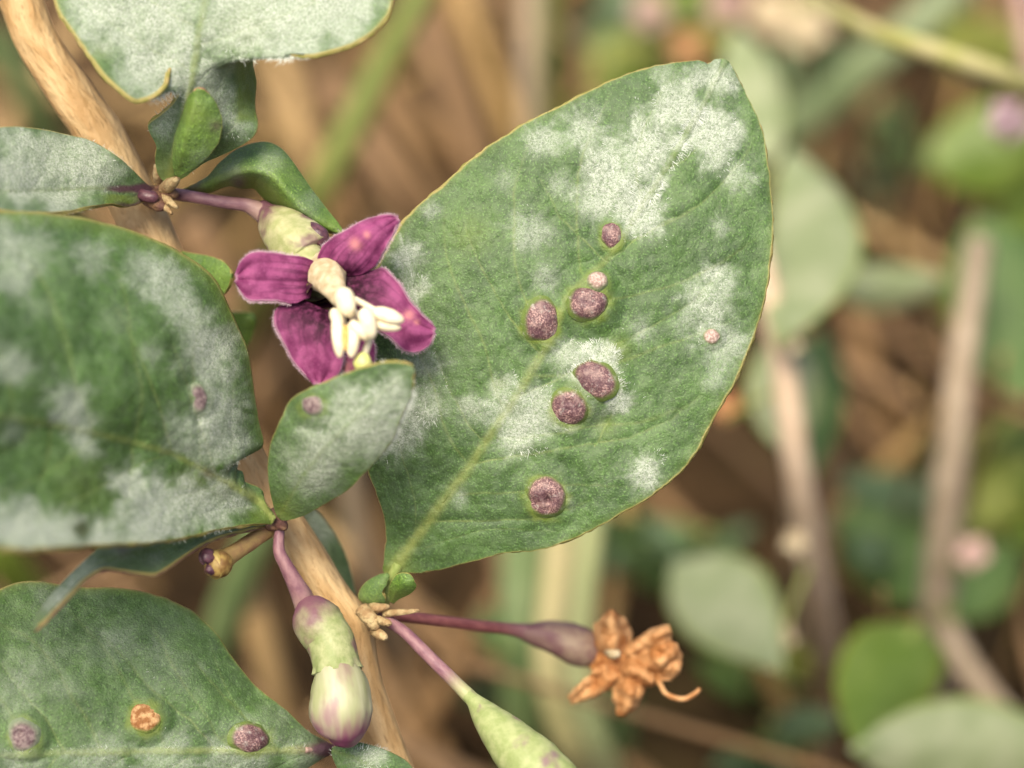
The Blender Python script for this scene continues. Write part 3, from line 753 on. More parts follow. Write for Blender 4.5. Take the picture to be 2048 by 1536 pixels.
# ---- narrow twisted leaf under the left leaf
I_mid = [(545, 1046, 3), (480, 1060, 1), (400, 1078, -2), (320, 1098, -5), (250, 1112, -7.6), (195, 1132, -9.4), (150, 1172, -10.6), (105, 1222, -11.4), (69, 1263, -12)]
I_left = [(545, 1040, 3), (480, 1044, 2.5), (400, 1050, 1), (310, 1066, -1.4), (240, 1084, -4.6), (208, 1097, -6.6), (176, 1122, -8.4), (129, 1169, -10), (86, 1216, -11.2), (68, 1262, -12)]
I_right = [(545, 1052, 3), (500, 1062, 1), (441, 1077, -1.6), (406, 1092, -3), (367, 1116, -5), (340, 1135, -6.4), (309, 1151, -7.6), (273, 1149, -8.6), (234, 1143, -9.6), (203, 1143, -10.4), (168, 1166, -11), (129, 1206, -11.6), (95, 1241, -12), (70, 1264, -12)]
leafI = build_leaf(I_mid, I_left, I_right, 'leaf_pale', 150, 60, [(170, 1150, 60, .45), (120, 1200, 50, .45), (240, 1100, 40, .3), (310, 1125, 30, .25)], [], [], (7, 4), 0.16, 67, 0.15, 0.8, 0, 'margin_purple', 0.06, vein_mid=0.2,
                   purple=lambda s: 0.45 * gauss(s.u, s.v, 243, 1103, 14), halo=lambda s: 0.5 * sstep(0.72, 0.95, s.t) * sstep(260, 200, s.u) + 0.15)

# ---- large leaf at the lower left
J_gl = [(48, 1470, 28, 30, .75), (290, 1434, 30, 30, .9), (500, 1478, 38, 27, .7)]
J_patches = [(80, 1330, 90, .4), (30, 1400, 80, .45), (250, 1290, 60, .35), (330, 1330, 60, .35), (200, 1300, 50, .3), (300, 1400, 50, .2), (100, 1240, 50, .25), (550, 1440, 50, .4), (600, 1475, 30, .4), (90, 1190, 40, .35), (330, 1260, 40, .25),
             (230, 1490, 45, .45), (130, 1380, 40, .3), (320, 1530, 90, .75), (480, 1530, 90, .8), (180, 1530, 80, .6), (40, 1540, 80, .65), (600, 1520, 50, .6)]
J_mid = [(664, 1498, 4), (640, 1499, 3), (560, 1500, 1.5), (450, 1500, 0), (330, 1502, -1), (200, 1504, -2), (100, 1506, -3), (0, 1510, -4), (-150, 1500, -7), (-320, 1450, -11)]
J_left = [(662, 1494, 4), (641, 1483, 3.6), (609, 1463, 3.2), (566, 1420, 3), (520, 1385, 3), (480, 1342, 3.2), (449, 1299, 3.4), (422, 1260, 3.5), (375, 1221, 3.5), (324, 1198, 3.3), (250, 1180, 3), (156, 1176, 2.5), (59, 1166, 1.8),
          (0, 1180, 1), (-120, 1230, -2), (-240, 1330, -7), (-318, 1446, -11)]
J_right = [(662, 1502, 4), (640, 1514, 3.6), (590, 1545, 3), (500, 1590, 2), (380, 1630, 1), (200, 1655, -1), (0, 1650, -3), (-170, 1590, -7), (-318, 1455, -11)]
J_veins = [[(430, 1498), (380, 1440), (310, 1390), (250, 1320), (200, 1270)], [(130, 1504), (90, 1440), (40, 1380), (0, 1330)], [(560, 1500), (500, 1450), (440, 1390), (390, 1330)]]
leafJ = build_leaf(J_mid, J_left, J_right, 'leaf', 240, 150, J_patches, J_veins, J_gl, (11, 7), 0.05, 71, 0.3, 1.8, 5000, 'margin', 0.075, ms=0.6,
                   purple=lambda s: 0.8 * sstep(560, 640, s.u) * np.exp(-((s.v - 1499) / 8) ** 2) + 0.7 * gauss(s.u, s.v, 650, 1495, 25), halo=lambda s: .35 * sstep(.93, 1, np.abs(s.t)))
gall(leafJ, 48, 1470, 27, 29, MAT['gall_flat'], 0.35, 0, 81, None, [(-.3, .2, .25, .25)])
gall(leafJ, 290, 1434, 27, 27, MAT['gall_dry'], 0.22, 0, 82, None, [(0, 0, .5, .05)])
gall(leafJ, 500, 1478, 36, 26, MAT['gall'], 0.4, 0, 83)

# ---- further leaves: bottom edge, behind the stem, and the little ones at the lower node
leafK = build_leaf([(668, 1500, 3), (720, 1520, 1), (790, 1560, -1), (850, 1610, -3)], [(667, 1496, 3), (700, 1486, 2), (745, 1496, 1.6), (785, 1512, 1), (822, 1538, 0), (852, 1606, -3)],
                   [(667, 1504, 3), (680, 1535, 2.5), (720, 1580, 1.5), (790, 1620, 0), (848, 1613, -3)], 'leaf', 70, 50, [(760, 1515, 30, .5), (720, 1520, 30, .3)], [], [], (7, 4), 0.15, 73, 0.15, 1, 900, 'margin', 0.06, vein_mid=.3)
leafL = build_leaf([(590, 1010, 13), (625, 1060, 14), (665, 1120, 15), (708, 1190, 16)], [(585, 1010, 13), (580, 1060, 14), (620, 1130, 15), (706, 1192, 16)],
                   [(596, 1008, 13), (628, 1022, 14), (662, 1060, 14.6), (692, 1118, 15.4), (709, 1186, 16)], 'leaf_pale', 60, 40, [(630, 1050, 60, .5)], [], [], (6, 4), 0.2, 75, 0.15, 1, 0, 'margin', 0.06, vein_mid=.3)
leafM = build_leaf([(785, 1200, 3), (795, 1178, 1), (812, 1165, 0), (827, 1158, 0)], [(782, 1198, 3), (784, 1165, 1), (797, 1149, 0.4), (815, 1147, 0), (826, 1155, 0)],
                   [(790, 1202, 3), (800, 1192, 2), (820, 1182, 1), (829, 1170, 0.4), (828, 1160, 0)], 'leaf_fresh', 40, 30, [], [], [], (4, 3), 0.03, 77, 0.06, 0.6, 0, 'margin', 0.045, vein_mid=.2, pucker=0.0, side=0.0)
leafN = build_leaf([(760, 1215, 5), (752, 1195, 4), (762, 1170, 3.5), (778, 1148, 3.4)], [(756, 1214, 5), (722, 1195, 5), (735, 1168, 4.4), (776, 1146, 3.4)],
                   [(764, 1214, 5), (772, 1195, 4), (766, 1180, 3.6), (779, 1150, 3.4)], 'leaf_fresh', 40, 30, [], [], [], (4, 3), 0.2, 79, 0.06, 0.6, 0, 'margin', 0.045, vein_mid=.2, pucker=0.0, side=0.0)
tube('petiole', [(797, 1128, 4.4, 20), (785, 1155, 4.6, 22), (776, 1185, 5, 22), (762, 1212, 6, 26), (740, 1232, 7.5, 30)],
     simple('petiole_green', (0.20, 0.27, 0.06), (0.30, 0.36, 0.12), 1.5, 0.5), BR, BR.o, 30, 14, 0.12, 1.0)
tube('petiole', [(700, 1490, 9, 20), (680, 1494, 6, 18), (655, 1498, 3.8, 16), (610, 1500, 2.2, 12)], MAT['pedicel'], BR, BR.o, 24, 12, 0.1, 1.0)
# knobbly scales of the two nodes
for k, (a, b, c, w, a2, b2, c2, w2, m) in enumerate([
        (728, 1222, 4, 34, 748, 1250, 3, 26, 'node'), (748, 1262, 4, 20, 768, 1274, 2.6, 17, 'node'), (770, 1228, 4, 16, 826, 1222, 2.6, 9, 'node'), (752, 1238, 3.5, 18, 776, 1246, 2, 14, 'node'),
        (742, 1218, 4.5, 24, 770, 1214, 3.5, 15, 'node'), (300, 392, 5, 44, 322, 412, 3, 26, 'node_dark'), (270, 386, 3.5, 20, 306, 394, 2.6, 24, 'purple_knob'), (326, 395, 4, 22, 350, 412, 2, 8, 'node'), (322, 405, 4, 20, 340, 424, 2.4, 7, 'node'),
        (330, 378, 4, 28, 352, 360, 1.6, 16, 'node'), (318, 384, 5, 30, 348, 388, 3.5, 20, 'node_dark'), (318, 360, 5, 24, 312, 335, 4, 10, 'node'), (548, 1028, 3, 30, 566, 1052, 1.6, 22, 'node_dark'), (528, 1050, 3.4, 24, 556, 1050, 2, 20, 'node_dark'), (556, 1018, 4, 20, 572, 1034, 2, 16, 'node_dark')]):
    tube('node_scale', [(a, b, c, w), ((a + a2) / 2, (b + b2) / 2, (c + c2) / 2 - 0.3, (w + w2) / 2 * 1.12), (a2, b2, c2, w2), (a2 + (a2 - a) * .18, b2 + (b2 - b) * .18, c2, w2 * 0.7), (a2 + (a2 - a) * .25, b2 + (b2 - b) * .25, c2 + .1, w2 * 0.15)], MAT[m], BR, BR.o, 26, 16, 0.22, 0.9, 90 + k)

# ---- cut-off fruit stalk
stub = tube('fruit_stalk', [(560, 1046, 4, 30), (530, 1064, 3, 32), (490, 1092, 1, 34), (455, 1114, -1, 38), (436, 1126, -2, 54), (424, 1131, -2.4, 58)], MAT['stalk_brown'], BR, BR.o, 50, 24, 0.10, 0.8, 5)
for a, b, w in ((412, 1114, 38), (420, 1138, 30)):
    tube('seed_scar', [(a + 10, b - 3, -1.8, w * 0.6), (a + 3, b, -2.5, w), (a - 3, b + 2, -2.8, w * 0.8), (a - 8, b + 4, -2.8, w * 0.2)], MAT['purple_knob'], BR, stub, 16, 14, 0.12, 0.5)
tube('cup', [(448, 1118, -1.6, 46), (436, 1130, -2.1, 58), (428, 1140, -2.3, 50), (422, 1148, -2.4, 30), (420, 1152, -2.4, 8)], simple('stalk_cup', (0.16, 0.085, 0.028), (0.34, 0.24, 0.075), 1.9, 0.4), BR, stub, 20, 20, 0.15, 0.6)

# ------------------------------------------------------------------ purple flower
def petal(parent, base, mid, left, right, spots=(), veins=(), seed=0, dark=(655, 592, 85)):
    def attr(s):
        ve = np.zeros(s.u.shape)
        for ln in veins:
            dv, fv = seg_dist(s.u + 5 * (fbm(s.u / 20, s.v / 20, seed, 2) - .5), s.v, ln)
            ve = np.maximum(ve, np.exp(-(dv / 2.8) ** 2) * (1 - 0.8 * fv))
        dk = sstep(dark[2] * 1.05, dark[2] * 0.35, np.hypot(s.u - dark[0], s.v - dark[1]) + 26 * (fbm(s.u / 14, s.v / 14, seed + 3, 3) - 0.5))
        sp = np.zeros(s.u.shape)
        for a, b, r in spots: sp = np.maximum(sp, 0.8 * gauss(s.u, s.v, a, b, r))
        q = s.t * 3.2 + 0.35 * (fbm(s.s * 6, s.t * 3, seed + 6, 2) - 0.5)
        ve = np.maximum(ve, 0.75 * np.exp(-((q - np.round(q)) / 0.09) ** 2) * sstep(0.85, 0.1, s.s))
        rim = 0.5 * np.maximum(sstep(0.93, 1.0, np.abs(s.t)) * sstep(0.2, 0.5, s.s), sstep(0.95, 1.0, s.s))
        return {'vein': ve, 'dark': dk, 'spot': sp, 'rim': rim}
    sh = Sheet('petal', BR, parent, MAT['petal'], mid, left, right, 90, 60, 0.16, 1.5,
               lambda s: 0.38 * (fbm(s.u / 55, s.v / 55, seed, 2) - 0.5) * 2 + 0.10 * np.sin(s.t * 9 + seed) * s.s + 0.5 * (1 - s.t ** 2) * np.sin(s.s * 3.1), attr, 1.6, seed)
    # short white hairs along the rim
    r = np.random.default_rng(seed)
    V = []
    for j, side in ((0, -1), (sh.nT - 1, 1)):
        for i in range(20, sh.nS):
            for q in range(6):
                c = sh.p[i, j] + r.normal(0, 3e-5, 3)
                out = sh.p[i, j] - sh.p[i, j + (4 if j == 0 else -4)]
                out = out / (np.linalg.norm(out) + 1e-12) + r.normal(0, 0.45, 3)
                tg = np.cross(out, FWD); tg /= np.linalg.norm(tg) + 1e-12
                l = r.uniform(0.05, 0.17) / 1000
                V += [c - tg * 1.0e-5, c + tg * 1.0e-5, c + out * l + tg * 0.5e-5, c + out * l - tg * 0.5e-5]
    F = np.arange(len(V)).reshape(-1, 4)
    o = mesh_obj('fringe', np.array(V), F, MAT['fringe'], parent, BR.loc)
    o['kind'] = 'stuff'
    return sh

# corolla tube: a hollow funnel behind the petals, dark inside
flower = tube('flower', [(560, 455, 3, 60), (590, 490, 1.5, 84), (615, 530, 0.4, 92), (632, 556, -0.4, 92), (640, 568, -0.8, 92)], MAT['calyx'], BR, BR.o, 40, 32, 0.06, 1.5, 7, cap=False)
flower['label'] = 'open purple flower with cream stamens'
tube('corolla_tube', [(656, 596, -2.2, 100), (644, 578, -1.2, 96), (630, 558, 0.6, 80), (622, 545, 1.5, 10)], MAT['throat_dark'], BR, flower, 30, 32, 0.05, 1.0, 8, cap=False)
tube('calyx', [(520, 414, 4.5, 34), (538, 432, 4, 52), (556, 450, 3, 82), (580, 472, 2.0, 104), (606, 496, 1.2, 112), (622, 514, 0.8, 108)], MAT['calyx'], BR, flower, 50, 36, 0.09, 1.2, 9,
     rfun=lambda s, a: 1 + 0.05 * np.sin(5 * a) * s + 0.0 * s)
tube('pedicel', [(332, 388, 6, 24), (350, 388, 5, 24), (400, 396, 4, 24), (450, 405, 4, 25), (495, 411, 4.3, 30), (530, 428, 4.2, 44)], MAT['pedicel'], BR, flower, 60, 18, 0.07, 1.2, 10)
tube('dark_blotch', [(608, 450, 1.0, 14), (626, 462, 0.7, 38), (642, 478, 0.5, 42), (658, 490, 0.6, 12)], MAT['purple_knob'], BR, flower, 16, 16, 0.1, 0.8, 11)
petal(flower, None, [(628, 560, -2.0), (590, 556, -3.4), (550, 554, -4.2), (510, 555, -4.4), (472, 557, -3.6)],
      [(640, 528, -1.6), (612, 516, -2.4), (590, 512, -3.0), (537, 504, -3.6), (502, 506, -3.8), (483, 524, -3.8), (473, 552, -3.6)],
      [(618, 596, -2.6), (600, 604, -3.2), (581, 607, -3.6), (546, 603, -4), (502, 603, -4), (481, 586, -3.8), (472, 562, -3.6)], [],
      [[(630, 550), (590, 545), (540, 540)], [(625, 575), (590, 578), (540, 580)], [(630, 560), (570, 560), (500, 556)]], 201, (640, 575, 52))
petal(flower, None, [(680, 552, -2.4), (698, 525, -3.6), (725, 492, -4.2), (760, 460, -4.4), (797, 437, -3.8)],
      [(642, 540, -1.8), (637, 520, -2.2), (638, 505, -2.6), (656, 483, -3.0), (688, 463, -3.2), (725, 444, -3.4), (761, 432, -3.6), (783, 429, -3.8), (796, 434, -3.8)],
      [(722, 548, -2.6), (740, 537, -3.0), (754, 527, -3.2), (771, 500, -3.6), (784, 478, -3.8), (792, 460, -3.8), (799, 441, -3.8)], [(712, 488, 11), (735, 470, 6)],
      [[(680, 550), (700, 510), (740, 470)], [(660, 540), (668, 515), (690, 490)], [(705, 545), (735, 515), (765, 480)]], 202, (680, 560, 58))
petal(flower, None, [(690, 585, -2.8), (730, 600, -3.8), (780, 620, -4.2), (825, 645, -4.2), (869, 664, -3.6)],
      [(690, 548, -2.4), (720, 545, -2.6), (745, 543, -2.8), (766, 535, -3.0), (781, 546, -3.2), (800, 566, -3.4), (820, 600, -3.6), (844, 627, -3.6), (864, 645, -3.6), (870, 657, -3.6)],
      [(690, 616, -3.0), (720, 628, -3.4), (750, 655, -3.6), (781, 677, -3.8), (805, 700, -3.8), (827, 705, -3.8), (849, 698, -3.8), (864, 683, -3.6), (870, 667, -3.6)], [(818, 632, 10), (832, 645, 6)],
      [[(700, 590), (750, 600), (800, 640)], [(700, 565), (740, 570), (790, 600)], [(700, 610), (740, 630), (790, 670)], [(720, 575), (745, 560), (760, 552)]], 203, (672, 580, 128))
petal(flower, None, [(650, 622, -2.8), (640, 650, -3.8), (635, 690, -4.4), (635, 730, -4.4), (637, 769, -4.0)],
      [(606, 602, -2.2), (575, 610, -2.8), (556, 617, -3.2), (548, 634, -3.4), (551, 656, -3.6), (568, 688, -3.8), (583, 720, -4), (607, 749, -4), (628, 768, -4)],
      [(690, 625, -3.0), (690, 650, -3.4), (686, 690, -3.6), (684, 730, -3.8), (668, 757, -4), (650, 768, -4), (640, 770, -4)], [],
      [[(630, 620), (600, 660), (600, 700)], [(645, 630), (640, 680), (660, 720)], [(655, 630), (668, 680), (676, 720)], [(600, 620), (580, 640), (590, 690)]], 204, (650, 600, 112))
petal(flower, None, [(690, 625, -2.8), (703, 660, -3.0), (712, 710, -3.2), (715, 770, -3.4)],
      [(668, 622, -2.8), (668, 670, -3), (672, 720, -3.1), (690, 760, -3.3), (713, 771, -3.4)],
      [(712, 622, -2.8), (738, 660, -3), (750, 705, -3.2), (742, 755, -3.3), (717, 771, -3.4)], [(690, 735, 14)], [[(690, 630), (700, 690)], [(710, 640), (730, 700)]], 205, (680, 600, 110))
# cream throat running out into the filaments
tube('throat', [(644, 534, -0.6, 88), (652, 548, -2.2, 86), (661, 564, -3.6, 66), (671, 582, -4.8, 46), (681, 598, -5.6, 36), (692, 612, -6.2, 30)], MAT['throat'], BR, flower, 40, 26, 0.12, 0.9, 12, flat=0.75)
for k, pth in enumerate([[(680, 590, -6, 16), (684, 600, -7, 14), (688, 612, -7.6, 12)], [(684, 592, -6.2, 15), (715, 602, -7, 14), (752, 622, -7.6, 13)],
                         [(682, 600, -6.4, 15), (705, 620, -7.2, 13), (728, 640, -7.8, 12)], [(676, 598, -6.2, 14), (684, 630, -7, 13), (690, 660, -7.6, 12)],
                         [(690, 612, -6.2, 14), (715, 650, -7, 12), (737, 676, -7.4, 14), (732, 700, -7.4, 15), (725, 720, -7.4, 16)]]):
    tube('filament' if k < 4 else 'style', pth, MAT['filament'], BR, flower, 24, 10, 0.05, 0.6)
def lobe(a, b, w, d, d2=None, mat='cream', nm='anther', seed=0):
    a, b = np.array(a, float), np.array(b, float)
    d2 = d if d2 is None else d2
    path = []
    for f in (-1, -0.93, -0.75, -0.45, 0, 0.45, 0.75, 0.93, 1):
        p = (a + b) / 2 + (b - a) / 2 * f
        path.append((p[0], p[1], d + (d2 - d) * (f + 1) / 2 - 0.15 * (1 - f * f), max(3, 0.98 * w * (1 - abs(f) ** 2.3) ** 0.5 * (1 - 0.12 * f))))
    tube(nm, path, MAT[mat], BR, flower, 30, 20, 0.10, 0.9, seed)
for k, (a, b, w, d, d2) in enumerate([((684, 576), (700, 634), 40, -8.4, -8.6), ((666, 618), (682, 656), 26, -8.0, -8.2), ((673, 632), (680, 716), 27, -8.2, -8.8), ((708, 640), (703, 716), 30, -8.2, -8.8),
                                      ((727, 616), (746, 678), 34, -9.0, -8.8), ((702, 644), (738, 680), 24, -8.8, -8.6), ((744, 622), (808, 642), 32, -8.2, -8.4), ((742, 646), (802, 656), 24, -7.9, -8.1)]):
    lobe(a, b, w, d, d2, seed=300 + k)
lobe((690, 650), (692, 702), 18, -8.55, -8.9, 'gold', 'anther_slit')
tube('stigma', [(727, 708, -7.6, 10), (726, 716, -7.9, 30), (725, 727, -8, 38), (724, 737, -7.9, 28), (723, 742, -7.8, 8)], MAT['stigma'], BR, flower, 22, 22, 0.04, 0.8)

# ------------------------------------------------------------------ closed bud in front of the stem
bud = tube('flower_bud', [(672, 1330, 1, 78), (674, 1345, 0.6, 90), (678, 1365, 0, 110), (681, 1390, -0.4, 121), (682, 1425, -0.7, 127), (684, 1450, -0.7, 112), (683, 1470, -0.5, 78), (677, 1483, -0.3, 42), (674, 1491, -0.2, 10)],
           MAT['bud'], BR, BR.o, 70, 40, 0.05, 1.4, 15, rfun=lambda s, a: 1 - 0.05 * np.exp(-(((a * 5 / (2 * math.pi) + s * 0.8) % 1.0 - 0.5) / 0.10) ** 2))
bud['label'] = 'closed greenish bud with purple tip'
tube('calyx', [(612, 1214, 3, 44), (622, 1224, 2.4, 78), (634, 1242, 1.8, 101), (648, 1262, 1.4, 98), (660, 1280, 1.1, 95), (668, 1310, 0.7, 92), (672, 1330, 0.5, 96), (674, 1343, 0.4, 104)], MAT['calyx_bud'], BR, bud, 90, 48, 0.08, 1.3, 16,
     rfun=lambda s, a: 1 + 0.06 * sstep(0.85, 1.0, s) * np.sin(9 * a) + 0.012 * np.sin(18 * a + 3 * s))
tube('pedicel', [(560, 1040, 3, 22), (559, 1062, 2.4, 21), (558, 1100, 2, 24), (572, 1130, 2, 28), (588, 1160, 2.2, 34), (603, 1190, 2.6, 42), (613, 1216, 3, 46)], MAT['pedicel'], BR, bud, 50, 18, 0.08, 1.2, 17)

# ------------------------------------------------------------------ withered orange flower
wf = tube('withered_flower', [(1188, 1305, 16.2, 56), (1210, 1316, 16, 70), (1240, 1330, 15.6, 78), (1275, 1345, 15.2, 70), (1300, 1350, 15, 30)], MAT['wither_dark'], BR, BR.o, 40, 30, 0.45, 1.2, 19)
wf['label'] = 'withered orange-brown flower'
tube('pedicel', [(768, 1232, 5, 22), (800, 1232, 6, 23), (880, 1242, 9, 23), (960, 1252, 12, 24), (1020, 1258, 14, 26), (1062, 1266, 15, 38)], MAT['pedicel_red'], BR, wf, 50, 16, 0.05, 1.2, 20)
tube('calyx', [(1040, 1262, 14.6, 30), (1070, 1268, 15, 48), (1110, 1275, 15.4, 68), (1145, 1287, 15.8, 82), (1175, 1300, 16, 74), (1196, 1312, 16.2, 50)], MAT['calyx_brown'], BR, wf, 50, 26, 0.10, 1.4, 21)
def wpetal(mid, left, right, seed):
    Sheet('petal', BR, wf, MAT['wither'], mid, left, right, 44, 26, 0.18, 1.3, lambda s: 1.5 * (fbm(s.u / 34, s.v / 34, seed, 3) - 0.5) * 2 + 0.2 * np.sin(s.t * 4 + seed), None, 8.0, seed)
wpetal([(1225, 1322, 15), (1226, 1290, 13.5), (1226, 1255, 13), (1224, 1222, 14)], [(1205, 1318, 15), (1190, 1280, 14.5), (1192, 1250, 14.6), (1222, 1221, 14)], [(1250, 1320, 15), (1262, 1285, 14.6), (1258, 1250, 14.6), (1226, 1221, 14)], 401)
wpetal([(1250, 1320, 15), (1285, 1290, 13), (1320, 1270, 12.8), (1343, 1262, 13.5)], [(1242, 1308, 15), (1275, 1280, 14), (1310, 1258, 14), (1338, 1252, 13.6)], [(1258, 1330, 15), (1298, 1306, 14), (1330, 1290, 14), (1345, 1270, 13.6)], 402)
wpetal([(1268, 1350, 14.6), (1300, 1330, 12.8), (1335, 1315, 12), (1362, 1310, 13)], [(1270, 1340, 14.6), (1300, 1300, 13.6), (1330, 1285, 13.2), (1356, 1290, 13)], [(1272, 1368, 14.6), (1310, 1368, 13.4), (1345, 1352, 13), (1364, 1325, 13)], 403)
wpetal([(1225, 1335, 15), (1195, 1360, 14), (1165, 1385, 14), (1140, 1402, 15)], [(1205, 1330, 15), (1180, 1352, 14.6), (1152, 1378, 14.6), (1138, 1398, 15)], [(1240, 1348, 15), (1212, 1378, 14.6), (1178, 1396, 14.6), (1144, 1406, 15)], 404)
wpetal([(1255, 1345, 14.6), (1256, 1375, 13.2), (1252, 1402, 13.4), (1243, 1430, 14.4)], [(1225, 1345, 15), (1225, 1375, 14.4), (1232, 1402, 14.2), (1240, 1430, 14.4)], [(1290, 1350, 14.6), (1290, 1378, 13.8), (1272, 1410, 14), (1246, 1431, 14.4)], 405)
wpetal([(1240, 1330, 14.4), (1262, 1335, 12), (1285, 1345, 11.8), (1305, 1362, 12.6)], [(1242, 1315, 14.4), (1265, 1312, 12.8), (1290, 1325, 12.6), (1308, 1352, 12.6)], [(1238, 1346, 14.4), (1255, 1358, 12.8), (1280, 1368, 12.6), (1302, 1368, 12.6)], 406)
tube('style', [(1290, 1345, 14, 9), (1317, 1364, 13, 10), (1333, 1388, 12.6, 10), (1366, 1398, 12.4, 10), (1390, 1387, 12.4, 9), (1400, 1377, 12.4, 7)], MAT['wither'], BR, wf, 30, 8, 0.1, 1)
tube('stamen_remnant', [(1212, 1302, 14, 10), (1225, 1308, 12.6, 20), (1240, 1306, 12.4, 14)], MAT['throat'], BR, wf, 14, 10, 0.3, 0.6)

# ------------------------------------------------------------------ young bud leaving at the bottom
yb = tube('young_bud', [(930, 1385, 1, 26), (947, 1401, 0.5, 32), (966, 1424, 0, 54), (992, 1454, -0.8, 78), (1022, 1486, -1.6, 98), (1056, 1520, -2.4, 116), (1095, 1560, -3.2, 122), (1135, 1600, -4, 100), (1155, 1620, -4.4, 30)], MAT['calyx_young'], BR, BR.o, 70, 36, 0.07, 1.6, 23)
yb['label'] = 'young green bud with a purple streak'
tube('pedicel', [(758, 1236, 5, 22), (776, 1243, 4, 23), (810, 1265, 3, 24), (852, 1307, 2, 26), (908, 1362, 1.2, 27), (940, 1394, 0.8, 30)], MAT['pedicel_green'], BR, yb, 60, 18, 0.05, 1.2, 24)

# ------------------------------------------------------------------ ground behind and below
N = NT('soil'); o = N.obj(1000)
c = N.mix(N.ramp(N.noise(o, 0.09, 6, 0.65), 0.35, 0.68), (0.018, 0.011, 0.005), (0.065, 0.039, 0.018))
c = N.mix(N.ramp(N.noise(o, 0.03, 4), 0.5, 0.7, 0, 0.6), c, (0.075, 0.06, 0.022))
MAT['soil'] = N.bsdf(c, 0.95, 0.1, N.noise(o, 0.25, 5), 0.8, 0.003)
n = 90
gx = np.sign(np.linspace(-1, 1, n)) * np.abs(np.linspace(-1, 1, n)) ** 4 * 60
gy = np.sign(np.linspace(-1, 1, n)) * np.abs(np.linspace(-1, 1, n)) ** 4 * 60 + 0.35
X, Y = np.meshgrid(gx, gy, indexing='ij')
Z = 0.006 * (fbm(X * 30 + 50, Y * 30 + 50, 4, 4) - 0.7)
g = mesh_obj('ground', np.stack([X, Y, Z], -1).reshape(-1, 3), grid_faces(n, n), MAT['soil'])
tag(g, kind='structure')


def straw_mat(name, a, b, spec=0.3):
    N = NT(name)
    c = N.mix(N.ramp(N.noise(N.uv(3, 0.06), 1.0, 4), 0.3, 0.7), a, b)
    c = N.mix(N.ramp(N.noise(N.uv(1, 0.02), 1.0, 2), 0.55, 0.8, 0, 0.5), c, tuple(x * 0.55 for x in a))
    return N.bsdf(c, 0.6, spec, N.noise(N.uv(12, 0.2), 1.0, 3), 0.4, 0.0002)
STRAW = [straw_mat('straw_tan', (0.31, 0.20, 0.085), (0.46, 0.32, 0.15)), straw_mat('straw_brown', (0.16, 0.092, 0.037), (0.27, 0.165, 0.076)),
         straw_mat('straw_pinkish', (0.20, 0.12, 0.058), (0.31, 0.195, 0.105)), straw_mat('straw_dark', (0.055, 0.031, 0.013), (0.12, 0.070, 0.031)),
         straw_mat('straw_grey', (0.26, 0.20, 0.13), (0.38, 0.30, 0.20)), straw_mat('straw_golden', (0.34, 0.215, 0.075), (0.46, 0.31, 0.13))]


def stalk(path, mi, label, cat='stalk', group=None, name='straw_stalk', seed=0, seg=10, n=24):
    """rows (u, v, h, width_px): h is height above the ground in mm"""
    W3 = []
    for u, v, h, w in path:
        q = B(u, v, h)
        W3.append(np.r_[P(*q), pxr(w * 0.8, q[2]) / 2])
    return stalk3(W3, mi, label, cat, group, name, seed, seg, n)


def stalk3(W3, mi, label, cat, group, name, seed=0, seg=10, n=24):
    W3 = np.array(W3)
    k = int(np.argmin(W3[:, 2]))
    class T: loc = np.array([W3[k][0], W3[k][1], 0.0])
    m = STRAW[mi] if isinstance(mi, int) else mi
    o = tube(name, W3, m, T, None, n, seg, 0.12, 6.0, seed, world=True)
    o.location = T.loc
    return tag(o, label, cat, group)


